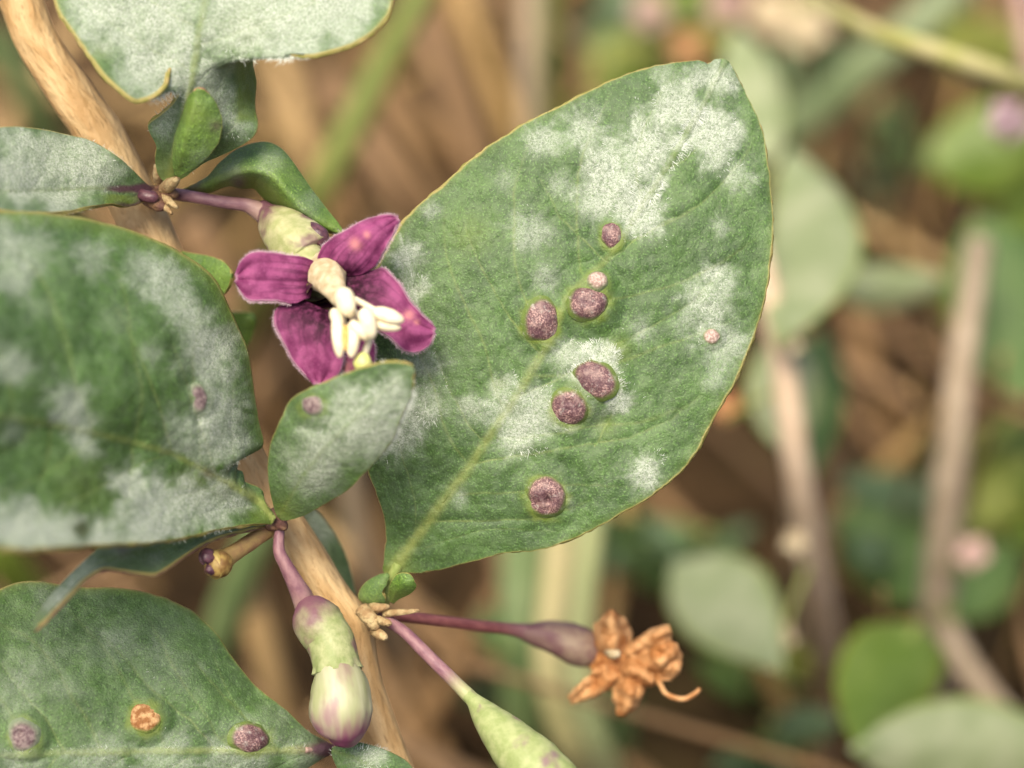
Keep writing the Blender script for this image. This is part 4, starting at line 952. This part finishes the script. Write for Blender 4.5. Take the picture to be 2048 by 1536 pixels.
# ---- named straws and stems that show as lines behind the leaves
S = [([(170, 40, 48, 60), (60, 190, 44, 62), (-40, 330, 38, 64), (-260, 620, -4, 64)], 0, 'thick tan dead stalk crossing behind the woody stem beside the top leaf'),
     ([(905, -140, 40, 54), (925, 0, 34, 54), (975, 130, 25, 56), (1040, 290, 14, 56), (1110, 460, -3, 56)], 5, 'golden dead stalk leaning beside the pale upright stem'),
     ([(815, -120, 36, 62), (850, 60, 30, 60), (905, 210, 22, 58), (960, 400, 9, 56), (1000, 520, -3, 54)], 2, 'pinkish brown dead stalk between the olive grass blade and golden stalk'),
     ([(880, -100, 20, 48), (925, 120, 15, 50), (970, 300, 8, 50), (1020, 470, -3, 50)], 1, 'mid brown dead stalk half hidden behind the golden stalk'),
     ([(700, 90, 26, 50), (780, 180, 22, 54), (880, 300, 15, 54), (1010, 440, -3, 50)], 1, 'brown dead stalk slanting behind the olive grass blade'),
     ([(640, 150, 34, 64), (720, 260, 28, 66), (800, 390, 20, 66), (880, 520, 8, 64), (930, 620, -3, 60)], 2, 'broad brown stalk slanting above the purple flower'),
     ([(540, 60, 38, 62), (575, 170, 33, 64), (620, 320, 24, 64), (660, 470, 12, 62), (700, 640, -3, 60)], 0, 'tan stalk rising beside the folded margin of the top leaf'),
     ([(640, 330, 20, 60), (700, 420, 16, 58), (790, 560, -3, 56)], 1, 'short brown stalk just above the purple petals'),
     ([(380, 440, 30, 90), (430, 560, 22, 90), (500, 720, 10, 88), (540, 840, -3, 86)], 2, 'wide pinkish brown stalk between the left leaf and flower'),
     ([(520, 760, 24, 60), (560, 860, 15, 60), (620, 990, -3, 60)], 1, 'brown stalk below the purple flower'),
     ([(690, 880, 44, 50), (705, 1000, 36, 52), (730, 1120, 26, 54), (800, 1300, 6, 54), (830, 1400, -3, 54)], 4, 'greyish beige stalk beside the base of the galled leaf'),
     ([(480, 1130, 30, 80), (520, 1270, 22, 80), (560, 1400, 12, 78), (600, 1560, -3, 76)], 0, 'tan stalk between the bud and the lower left leaf'),
     ([(820, 1210, 20, 60), (900, 1330, 12, 60), (1000, 1480, -3, 58)], 2, 'brown stalk under the galled leaf and red flower stalk'),
     ([(990, 1190, 24, 50), (930, 1300, 18, 52), (860, 1440, 8, 54), (820, 1560, -3, 54)], 1, 'brown stalk crossing under the two flower stalks'),
     ([(1500, 1290, 26, 44), (1560, 1400, 17, 46), (1640, 1540, 2, 46), (1680, 1600, -3, 46)], 5, 'ochre stalk under the oval grey-green leaf'),
     ([(1690, 560, 26, 60), (1730, 700, 19, 60), (1790, 860, 9, 58), (1850, 1000, -3, 56)], 1, 'brown stalk in the dark gap between the two shrub shoots'),
     ([(1900, 820, 22, 50), (1800, 910, 16, 50), (1700, 1010, 6, 50), (1640, 1080, -3, 50)], 5, 'ochre brown stalk crossing the gap between the shrub shoots'),
     ([(1680, 800, 18, 44), (1790, 930, 9, 44), (1870, 1040, -3, 44)], 2, 'pinkish stalk under the crossing ochre stalk'),
     ([(1740, 180, 22, 54), (1770, 330, 14, 56), (1790, 470, 4, 56), (1800, 560, -3, 54)], 1, 'brown stalk beyond the large rounded background leaf'),
     ([(1330, -60, 30, 60), (1370, 90, 20, 56), (1400, 210, 8, 50), (1420, 300, -3, 50)], 2, 'orange-brown stalk above the tip of the galled leaf')]
for k, (pth, mi, lab) in enumerate(S):
    stalk(pth, mi, lab, seed=500 + k)
stalk([(1062, -200, 66, 52), (1062, 0, 56, 52), (1062, 250, 42, 52), (1066, 560, 20, 52), (1070, 800, -3, 52)], 4, 'pale grey upright dead stem with a green edge behind the galled leaf', name='dead_stem', seed=560)

# ---- litter: many dry straws criss-crossing on the ground
r = np.random.default_rng(12)
for k in range(250):
    x, y = r.uniform(-0.17, 0.17), r.uniform(0.19, 0.66)
    a = r.normal(math.pi * 0.70, 0.6) if r.random() < 0.7 else r.uniform(0, math.pi)
    L = r.uniform(0.04, 0.13); z = r.uniform(0.0, 0.016)
    dz = r.uniform(0, 0.03)
    e = np.array([math.cos(a), math.sin(a), 0]) * L / 2
    w = r.uniform(0.0004, 0.0013)
    p0 = np.array([x, y, z]) - e; p0[2] = 0.0005
    p2 = np.array([x, y, z]) + e + np.array([0, 0, dz])
    p1 = (p0 + p2) / 2 + np.array([r.normal(0, 0.004), r.normal(0, 0.004), r.uniform(0, 0.004)])
    mi = int(r.choice([0, 1, 1, 2, 2, 3, 3, 5]))
    lab = 'dry %s straw lying in the blurred ground litter' % ['tan', 'mid brown', 'pinkish brown', 'dark brown', 'grey', 'golden'][mi]
    stalk3([np.r_[p0, w], np.r_[p1, w], np.r_[p2, w * 0.7]], mi, lab, 'straw', 'straws in the ground litter', 'litter_straw', k, 7, 10)

# ---- green and dry grass blades
def blade_mat(name, a, b):
    N = NT(name); o = N.obj(1000)
    c = N.mix(N.ramp(N.noise(o, 0.12, 3), 0.35, 0.65), a, b)
    return N.bsdf(c, 0.5, 0.4, N.noise(o, 2, 2), 0.2, 0.0002, 0.25)
def gblade(path, mat, label, name='grass_blade', thick=0.35, cup=3.0):
    q = [(*B(u, v, h), w) for u, v, h, w in path]
    foot = P(*B(*path[-1][:3]))
    T = Thing.__new__(Thing); T.loc = np.array([foot[0], foot[1], 0])
    p = np.array(q)
    t = np.gradient(p[:, :2], axis=0); t /= np.linalg.norm(t, axis=1)[:, None]
    nrm = np.stack([-t[:, 1], t[:, 0]], 1)
    L = [(a[0] + b[0] * a[3] / 2, a[1] + b[1] * a[3] / 2, a[2] + cup * 0.4) for a, b in zip(p, nrm)]
    R = [(a[0] - b[0] * a[3] / 2, a[1] - b[1] * a[3] / 2, a[2] + cup * 0.4) for a, b in zip(p, nrm)]
    s = Sheet(name, T, None, mat, [tuple(a[:3]) for a in p], L, R, 60, 9, thick)
    s.o.location = T.loc
    return tag(s.o, label, 'grass')
G = {'olive': blade_mat('blade_olive', (0.17, 0.215, 0.045), (0.24, 0.28, 0.075)), 'sage': blade_mat('blade_sage', (0.17, 0.23, 0.10), (0.27, 0.33, 0.18)),
     'straw': blade_mat('blade_straw', (0.50, 0.46, 0.20), (0.58, 0.50, 0.26)), 'pale': blade_mat('blade_pale_green', (0.46, 0.52, 0.24), (0.60, 0.62, 0.30)),
     'green': blade_mat('blade_green', (0.13, 0.20, 0.07), (0.20, 0.27, 0.11)), 'bright': blade_mat('blade_bright', (0.14, 0.20, 0.025), (0.21, 0.27, 0.05))}
gblade([(880, -110, 82, 44), (835, 0, 78, 48), (770, 120, 72, 52), (690, 280, 64, 54), (630, 400, 56, 54), (540, 560, 40, 52), (420, 800, -3, 50)], G['olive'], 'olive green grass blade slanting between top leaf and purple flower')
gblade([(1980, -120, 62, 60), (1890, 0, 58, 66), (1740, 125, 50, 74), (1580, 255, 40, 76), (1440, 370, 25, 72), (1260, 540, -3, 66)], G['sage'], 'sage green grass blade slanting beside the tip of the galled leaf')
gblade([(1160, 900, 40, 96), (1150, 1060, 38, 100), (1135, 1200, 35, 100), (1125, 1320, 31, 100), (1145, 1430, 26, 100), (1190, 1540, 18, 96), (1260, 1700, -3, 92)], G['pale'], 'broad pale yellow-green grass blade behind the withered orange flower')
gblade([(1132, 900, 42, 46), (1122, 1060, 40, 50), (1108, 1200, 37, 52), (1098, 1320, 33, 52), (1118, 1430, 28, 52), (1164, 1540, 20, 50), (1235, 1700, -3, 48)], G['straw'], 'dry cream grass strip along the broad pale blade')
gblade([(1060, 900, 34, 84), (1050, 1060, 32, 86), (1045, 1220, 28, 86), (1045, 1380, 20, 84), (1050, 1540, 8, 80), (1055, 1620, -3, 80)], G['green'], 'bluish green grass blade beside the broad pale blade')
gblade([(1105, -160, 60, 26), (1095, 0, 54, 30), (1092, 150, 46, 30), (1090, 400, 28, 28), (1090, 700, -3, 28)], G['bright'], 'thin bright green blade along the pale upright stem')
gblade([(530, 1040, 40, 60), (490, 1130, 34, 62), (455, 1220, 27, 62), (420, 1330, 17, 60), (380, 1480, -3, 60)], G['green'], 'green grass blade between the cut fruit stalk and the bud')
gblade([(1240, 1330, 30, 70), (1230, 1430, 22, 76), (1225, 1540, 12, 76), (1230, 1660, -3, 72)], G['green'], 'short green grass blade under the withered flower')
gblade([(-60, 1020, 40, 70), (0, 1110, 34, 74), (60, 1190, 26, 72), (140, 1330, 10, 70), (190, 1440, -3, 66)], G['bright'], 'yellow-green grass blade between the two left leaves')
gblade([(-30, 60, 60, 50), (30, 140, 54, 56), (90, 260, 44, 56), (160, 430, 26, 54), (240, 660, -3, 52)], G['green'], 'dim green grass blade behind the woody stem')

# ---- out of focus leafy shoots
def bgleaf_mat(name, a, b, rim=None):
    N = NT(name); o = N.obj(1000)
    c = N.mix(N.ramp(N.noise(o, 0.22, 4), 0.35, 0.65), a, b)
    if rim is not None:
        c = N.mix(N.ramp(N.attr('rim'), 0.78, 1.0, 0, 0.8), c, rim)
    return N.bsdf(c, 0.45, 0.45, N.noise(o, 2, 3), 0.3, 0.0002, 0.22, (0.16, 0.24, 0.03))
BL = {'sage': bgleaf_mat('shoot_leaf_sage', (0.25, 0.305, 0.15), (0.345, 0.385, 0.225), (0.22, 0.28, 0.045)), 'green': bgleaf_mat('shoot_leaf_green', (0.075, 0.14, 0.035), (0.115, 0.19, 0.055), (0.15, 0.20, 0.02)),
      'bright': bgleaf_mat('shoot_leaf_bright', (0.10, 0.165, 0.018), (0.15, 0.22, 0.04), (0.22, 0.28, 0.02)), 'yellow': bgleaf_mat('shoot_leaf_yellowish', (0.19, 0.23, 0.03), (0.27, 0.30, 0.07), (0.26, 0.28, 0.03)),
      'blue': bgleaf_mat('shoot_leaf_bluish', (0.075, 0.125, 0.06), (0.12, 0.18, 0.09), (0.14, 0.19, 0.04))}
BL['twig'] = simple('shoot_twig', (0.50, 0.37, 0.25), (0.64, 0.50, 0.36), 0.3, 0.6, 0.3, 0.3, 0.0002, 0, 2)
BL['twig2'] = simple('shoot_twig_grey', (0.28, 0.22, 0.15), (0.42, 0.34, 0.25), 0.3, 0.6, 0.3, 0.3, 0.0002, 0, 2)
BL['twig3'] = simple('shoot_twig_olive', (0.28, 0.28, 0.085), (0.36, 0.33, 0.16), 0.25, 0.6, 0.3, 0.3, 0.0002, 0, 2)
BL['twig4'] = simple('shoot_twig_green', (0.20, 0.24, 0.06), (0.28, 0.30, 0.10), 0.25, 0.6, 0.3, 0.3, 0.0002, 0, 2)
BL['pink'] = simple('pink_blossom', (0.42, 0.27, 0.22), (0.56, 0.40, 0.36), 0.6, 0.6, 0.3, 0.3, 0.0002, 0.2, 2)
BL['cream'] = simple('cream_blossom', (0.52, 0.40, 0.24), (0.62, 0.54, 0.36), 0.6, 0.6, 0.3, 0.3, 0.0002, 0.2, 2)
BL['orange'] = simple('orange_blossom', (0.46, 0.21, 0.09), (0.58, 0.31, 0.15), 0.6, 0.6, 0.3, 0.3, 0.0002, 0.2, 2)
BL['lilac'] = simple('lilac_blossom', (0.36, 0.24, 0.30), (0.48, 0.34, 0.40), 0.6, 0.6, 0.3, 0.3, 0.0002, 0.2, 2)


class Shoot(Thing):
    def __init__(self, name, foot, label, cat, group=None):
        super().__init__(name, (foot[0], foot[1], 0.0), label, cat, group)
    def stem(self, path, mat, nm='stem'):
        W3 = []
        for u, v, h, w in path:
            q = B(u, v, h); W3.append(np.r_[P(*q), pxr(w * 1.12, q[2]) / 2])
        self.path = path
        return tube(nm, W3, mat, self, self.o, 40, 12, 0.14, 3.0, 5, world=True)
    def leaf(self, base, tip, width, mat, hb, ht, cup=1.5, bend=(0, 0), full=0.45, hl=0.0, joint=None, droop=0.0):
        """blade from base px to tip px; joint: px on the stem where the petiole starts"""
        qb, qt = np.array(B(*base, hb)), np.array(B(*tip, ht))
        ts = np.linspace(0, 1, 9)
        ax = qt[:2] - qb[:2]; ln = np.linalg.norm(ax); ax /= ln; nr = np.array([-ax[1], ax[0]])
        M, L, R = [], [], []
        for t in ts:
            c = qb + (qt - qb) * t
            c[:2] += np.array(bend) * math.sin(math.pi * t)
            c[2] += droop * t * t
            wd = width / 2 * (math.sin(math.pi * min(1, t ** (math.log(0.5) / math.log(full)))) ** 0.72 if 0 < t < 1 else 0.02)
            M.append(tuple(c)); L.append((c[0] + nr[0] * wd, c[1] + nr[1] * wd, c[2] + cup * wd / width * 2 + hl * wd / width)); R.append((c[0] - nr[0] * wd, c[1] - nr[1] * wd, c[2] + cup * wd / width * 2 - hl * wd / width))
        s = Sheet('leaf', self, self.o, mat, M, L, R, 34, 17, 0.25, 1.6, lambda s: 0.4 * (fbm(s.u / 50, s.v / 50, int(base[0]), 2) - 0.5), lambda s: {'rim': np.abs(s.t)}, 1.5)
        if joint is not None:
            qj = B(*joint)
            tube('petiole', [(*qj, 14), tuple((np.array(qj) + qb) / 2 + np.array([0, 0, -0.4])) + (12,), (*qb, 10), (*M[1], 8)], BL['twig4'], self, s.o, 14, 8)
        return s
    def blossom(self, u, v, h, w, mat, nm='blossom', joint=None):
        """loose five-petalled cup"""
        q = B(u, v, h)
        core = tube(nm, [(u - w * .2, v + w * .45, q[2], w * .2), (u - w * .05, v + w * .15, q[2] - .2, w * .42), (u, v - w * .05, q[2] - .4, w * .5), (u + w * .03, v - w * .12, q[2] - .4, w * .2)], mat, self, self.o, 14, 12, 0.2, 1.5)
        for k in range(5):
            a = k * 2 * math.pi / 5 + 0.3
            dx, dy = math.cos(a), math.sin(a)
            e = (u + dx * w * .55, v + dy * w * .5, q[2] - .8)
            Sheet('petal', self, core, mat, [(u, v, q[2] - .3), ((u + e[0]) / 2, (v + e[1]) / 2, q[2] - .9), e],
                  [(u - dy * w * .05, v + dx * w * .05, q[2] - .3), ((u + e[0]) / 2 - dy * w * .24, (v + e[1]) / 2 + dx * w * .24, q[2] - .6), e],
                  [(u + dy * w * .05, v - dx * w * .05, q[2] - .3), ((u + e[0]) / 2 + dy * w * .24, (v + e[1]) / 2 - dx * w * .24, q[2] - .6), e], 12, 9, 0.15)
        if joint is not None:
            tube('pedicel', [(*B(*joint), 12), (u - w * .2, v + w * .45, q[2], 12)], BL['twig4'], self, core, 10, 8)


def foot(u, v, h=0): return P(*B(u, v, h))

s1 = Shoot('goji_shoot', foot(1672, 1430), 'blurred pale pinkish goji shoot with grey-green leaves behind the galled leaf', 'shoot')
s1.stem([(1470, 330, 84, 34), (1500, 450, 80, 40), (1532, 570, 76, 44), (1565, 720, 71, 46), (1590, 900, 63, 50), (1618, 1080, 50, 52), (1645, 1230, 34, 54), (1660, 1330, 18, 54), (1672, 1430, -3, 54)], BL['twig'])
s1.leaf((1555, 690), (1585, 300), 190, BL['sage'], 76, 76, bend=(60, 0), full=.5, joint=(1560, 700, 71), hl=-2)
s1.leaf((1570, 640), (1575, 905), 150, BL['sage'], 70, 60, bend=(-5, 0), full=.55, joint=(1562, 700, 71))
s1.leaf((1600, 1000), (1640, 660), 110, BL['green'], 52, 56, bend=(10, 0), full=.6, joint=(1600, 960, 59))
s1.leaf((1570, 1350), (1345, 1130), 200, BL['sage'], 46, 42, bend=(20, -10), full=.62, joint=(1652, 1390, 8))
s1.leaf((1545, 330), (1470, 60), 120, BL['sage'], 74, 80, bend=(0, 0), full=.5, joint=(1490, 420, 81))
s1.leaf((1660, 570), (1890, 560), 90, BL['sage'], 58, 56, bend=(0, 10), full=.4, joint=(1545, 640, 74))
s1.blossom(1580, 690, 74, 46, BL['cream'], 'node_bud')
s1.blossom(1590, 1085, 56, 50, BL['cream'], 'node_bud')
s1.blossom(1455, 815, 62, 60, BL['orange'], 'withered_blossom', joint=(1575, 770, 69))
s1.blossom(1560, 1275, 44, 60, BL['cream'], 'bud', joint=(1625, 1110, 47))

s2 = Shoot('goji_shoot', foot(1860, 1500), 'blurred greyish goji shoot with bright green leaves at the lower right', 'shoot')
s2.stem([(1960, 480, 66, 44), (1935, 640, 60, 50), (1915, 800, 53, 56), (1898, 960, 44, 60), (1882, 1120, 33, 62), (1872, 1260, 22, 64), (1866, 1380, 10, 64), (1860, 1500, -3, 64)], BL['twig2'])
s2.stem([(1882, 1240, 24, 50), (1930, 1330, 25, 48), (2000, 1420, 26, 46), (2090, 1500, 27, 44)], BL['twig2'], 'side_twig')
s2.leaf((1950, 430), (2050, 800), 270, BL['green'], 60, 50, bend=(30, 0), full=.5, joint=(1945, 580, 62))
s2.leaf((1840, 1250), (1722, 1510), 200, BL['bright'], 44, 46, bend=(-25, 0), full=.35, joint=(1875, 1230, 25), cup=3)
s2.leaf((2140, 1500), (1700, 1500), 190, BL['sage'], 38, 46, bend=(0, -10), full=.5, joint=(2080, 1495, 27))
s2.leaf((1900, 1000), (1680, 960), 110, BL['blue'], 30, 24, full=.5, joint=(1895, 990, 42), bend=(0, 20))
s2.leaf((1870, 1210), (1700, 1010), 170, BL['green'], 24, 22, full=.5, joint=(1878, 1180, 28))
s2.leaf((1905, 1240), (2030, 1090), 130, BL['green'], 26, 26, full=.5, joint=(1884, 1200, 28))
s2.leaf((1960, 1060), (2060, 900), 110, BL['yellow'], 26, 30, full=.5, joint=(1896, 1020, 40))
s2.blossom(1945, 1105, 42, 70, BL['pink'], 'blossom', joint=(1884, 1130, 32))
s2.blossom(1810, 1275, 34, 80, BL['orange'], 'blossom', joint=(1876, 1290, 20))

s3 = Shoot('goji_twig', foot(2300, 900), 'thin olive and pinkish twig arching across the upper right corner', 'twig')
s3.stem([(1600, -40, 96, 24), (1640, 5, 98, 30), (1760, 68, 101, 36), (1900, 112, 102, 40), (2048, 172, 98, 40), (2180, 280, 80, 40), (2270, 520, 50, 42), (2300, 900, -3, 44)], BL['twig3'])
s3.leaf((1830, 104), (2140, 180), 42, BL['sage'], 98, 92, cup=2, bend=(0, 10), full=.55, joint=(1800, 84, 101))
s3.blossom(2020, 240, 80, 90, BL['lilac'], 'blossom', joint=(2060, 180, 97))

s4 = Shoot('goji_shoot', foot(2260, 700), 'blurred shoot with large bright green leaves beside the lilac blossom', 'shoot')
s4.stem([(2040, -60, 70, 30), (2060, 100, 64, 34), (2110, 260, 54, 38), (2180, 450, 34, 40), (2260, 700, -3, 42)], BL['pink'])
s4.leaf((2110, 250), (1850, 330), 190, BL['bright'], 50, 44, bend=(0, 10), full=.5, joint=(2100, 240, 55))
s4.leaf((2150, 380), (1990, 440), 150, BL['bright'], 42, 36, full=.5, joint=(2160, 400, 39))
s4.leaf((2060, 100), (1860, 60), 130, BL['yellow'], 40, 30, full=.5, joint=(2065, 120, 63), bend=(0, 20))

s5 = Shoot('low_weed', foot(1330, 420), 'bright green low weed with pale pinkish blossoms above the galled leaf', 'weed')
s5.stem([(1300, -60, 50, 24), (1290, 60, 40, 26), (1300, 220, 22, 28), (1330, 420, -3, 30)], BL['twig4'])
for (b, t, w, m, h1, h2) in [((1290, 80), (1180, 170), 110, 'yellow', 38, 34), ((1300, 120), (1400, 30), 80, 'bright', 34, 40), ((1295, 40), (1200, -30), 90, 'blue', 42, 44), ((1300, 60), (1340, -60), 70, 'bright', 40, 48),
                             ((1300, 160), (1420, 130), 70, 'bright', 28, 30), ((1305, 200), (1130, 250), 80, 'bright', 24, 22), ((1310, 30), (1430, -20), 80, 'bright', 44, 46), ((1300, 100), (1150, 60), 90, 'blue', 36, 30), ((1310, 90), (1480, 70), 60, 'yellow', 36, 40)]:
    s5.leaf(b, t, w, BL[m], h1, h2, full=.5)
s5.blossom(1300, 20, 50, 80, BL['pink'])
s5.blossom(1450, 10, 50, 80, BL['pink'], joint=(1300, 40, 42))
s5.blossom(1375, 95, 46, 70, BL['orange'], joint=(1300, 100, 36))

s6 = Shoot('low_weed', foot(1640, 420), 'low weed with a cream blossom cluster beside the sage grass blade', 'weed')
s6.stem([(1600, 0, 56, 26), (1620, 120, 42, 28), (1640, 420, -3, 30)], BL['twig4'])
s6.leaf((1620, 100), (1740, 170), 110, BL['blue'], 44, 34, full=.5)
s6.leaf((1630, 200), (1560, 90), 90, BL['blue'], 32, 36, full=.5)
s6.blossom(1545, 25, 58, 100, BL['cream'], joint=(1605, 30, 53))
s6.blossom(1610, 55, 56, 100, BL['cream'])

# low green leaves among the litter
def weed(u, v, lab, seed, mats, size=110, n=7, hh=26):
    rr = np.random.default_rng(seed)
    s = Shoot('ground_weed', foot(u, v), lab, 'weed')
    s.stem([(u + rr.uniform(-20, 20), v - 120, hh, 16), (u, v - 60, hh * .5, 18), (u, v, -3, 20)], BL['twig4'])
    for k in range(n):
        f = rr.uniform(0.2, 1.0)
        a = rr.uniform(0, 2 * math.pi)
        b = (u, v - 115 * f)
        l = size * rr.uniform(0.7, 1.3)
        s.leaf(b, (b[0] + math.cos(a) * l, b[1] + math.sin(a) * l * 0.8 - 20), size * rr.uniform(0.45, 0.75), BL[mats[k % len(mats)]], hh * f, max(4, hh * f + rr.uniform(-8, 10)), full=.5)
weed(1280, 1150, 'low bluish green weed under the edge of the galled leaf', 1, ['blue', 'green'])
weed(1010, 1420, 'dull green weed beside the bluish grass blade', 2, ['blue', 'green'], 90)
weed(1760, 1180, 'green weed between the two blurred goji shoots', 3, ['green', 'blue', 'green'], 130, 8)
weed(2010, 1120, 'yellowish weed at the foot of the greyish shoot', 4, ['yellow', 'bright'], 110)
weed(1400, 1180, 'small dark green weed behind the oval grey-green leaf', 5, ['green', 'blue'], 110)
weed(1540, 1560, 'bluish weed below the bright green teardrop leaf', 6, ['blue', 'green'], 110)
weed(1760, 420, 'dim green weed in the dark gap beside the rounded leaf', 7, ['blue', 'green'], 100, 6)
weed(1190, 420, 'yellowish weed behind the upper edge of the galled leaf', 8, ['yellow', 'bright'], 90, 6)
weed(1980, 1000, 'dark green weed right of the greyish shoot stem', 9, ['green', 'yellow'], 120, 7)

weed(1230, 330, 'olive green weed just above the upper edge of the galled leaf', 10, ['yellow', 'bright', 'yellow'], 110, 9, 44)
weed(1330, 240, 'bright green weed among the pinkish blossoms', 11, ['bright', 'yellow', 'blue'], 100, 8, 40)
weed(1880, 700, 'small green weed below the bright leaves of the corner shoot', 12, ['green', 'bright'], 90, 6, 30)
weed(1500, 1420, 'green weed under the petiole of the oval grey-green leaf', 13, ['green', 'yellow', 'green'], 100, 7, 24)

# ---- thin stems standing among the blurred shoots
r = np.random.default_rng(44)
for k in range(22):
    u = r.uniform(1560, 2060); v = r.uniform(350, 1500); lean = r.normal(0, 130); up = r.uniform(260, 480)
    top = min(70.0, r.uniform(22, 60)); w = r.uniform(12, 26)
    mi = int(r.choice([0, 1, 2, 4, 5]))
    stalk([(u + lean, v - up, top, w * 0.7), (u + lean * 0.55 + r.normal(0, 15), v - up * 0.55, top * 0.6, w), (u, v, -3, w)], mi,
          'thin %s stem standing among the blurred goji shoots' % ['tan', 'brown', 'pinkish brown', '', 'grey', 'golden'][mi], 'stem', 'thin stems among the blurred shoots', 'thin_stem', 700 + k, 7, 14)
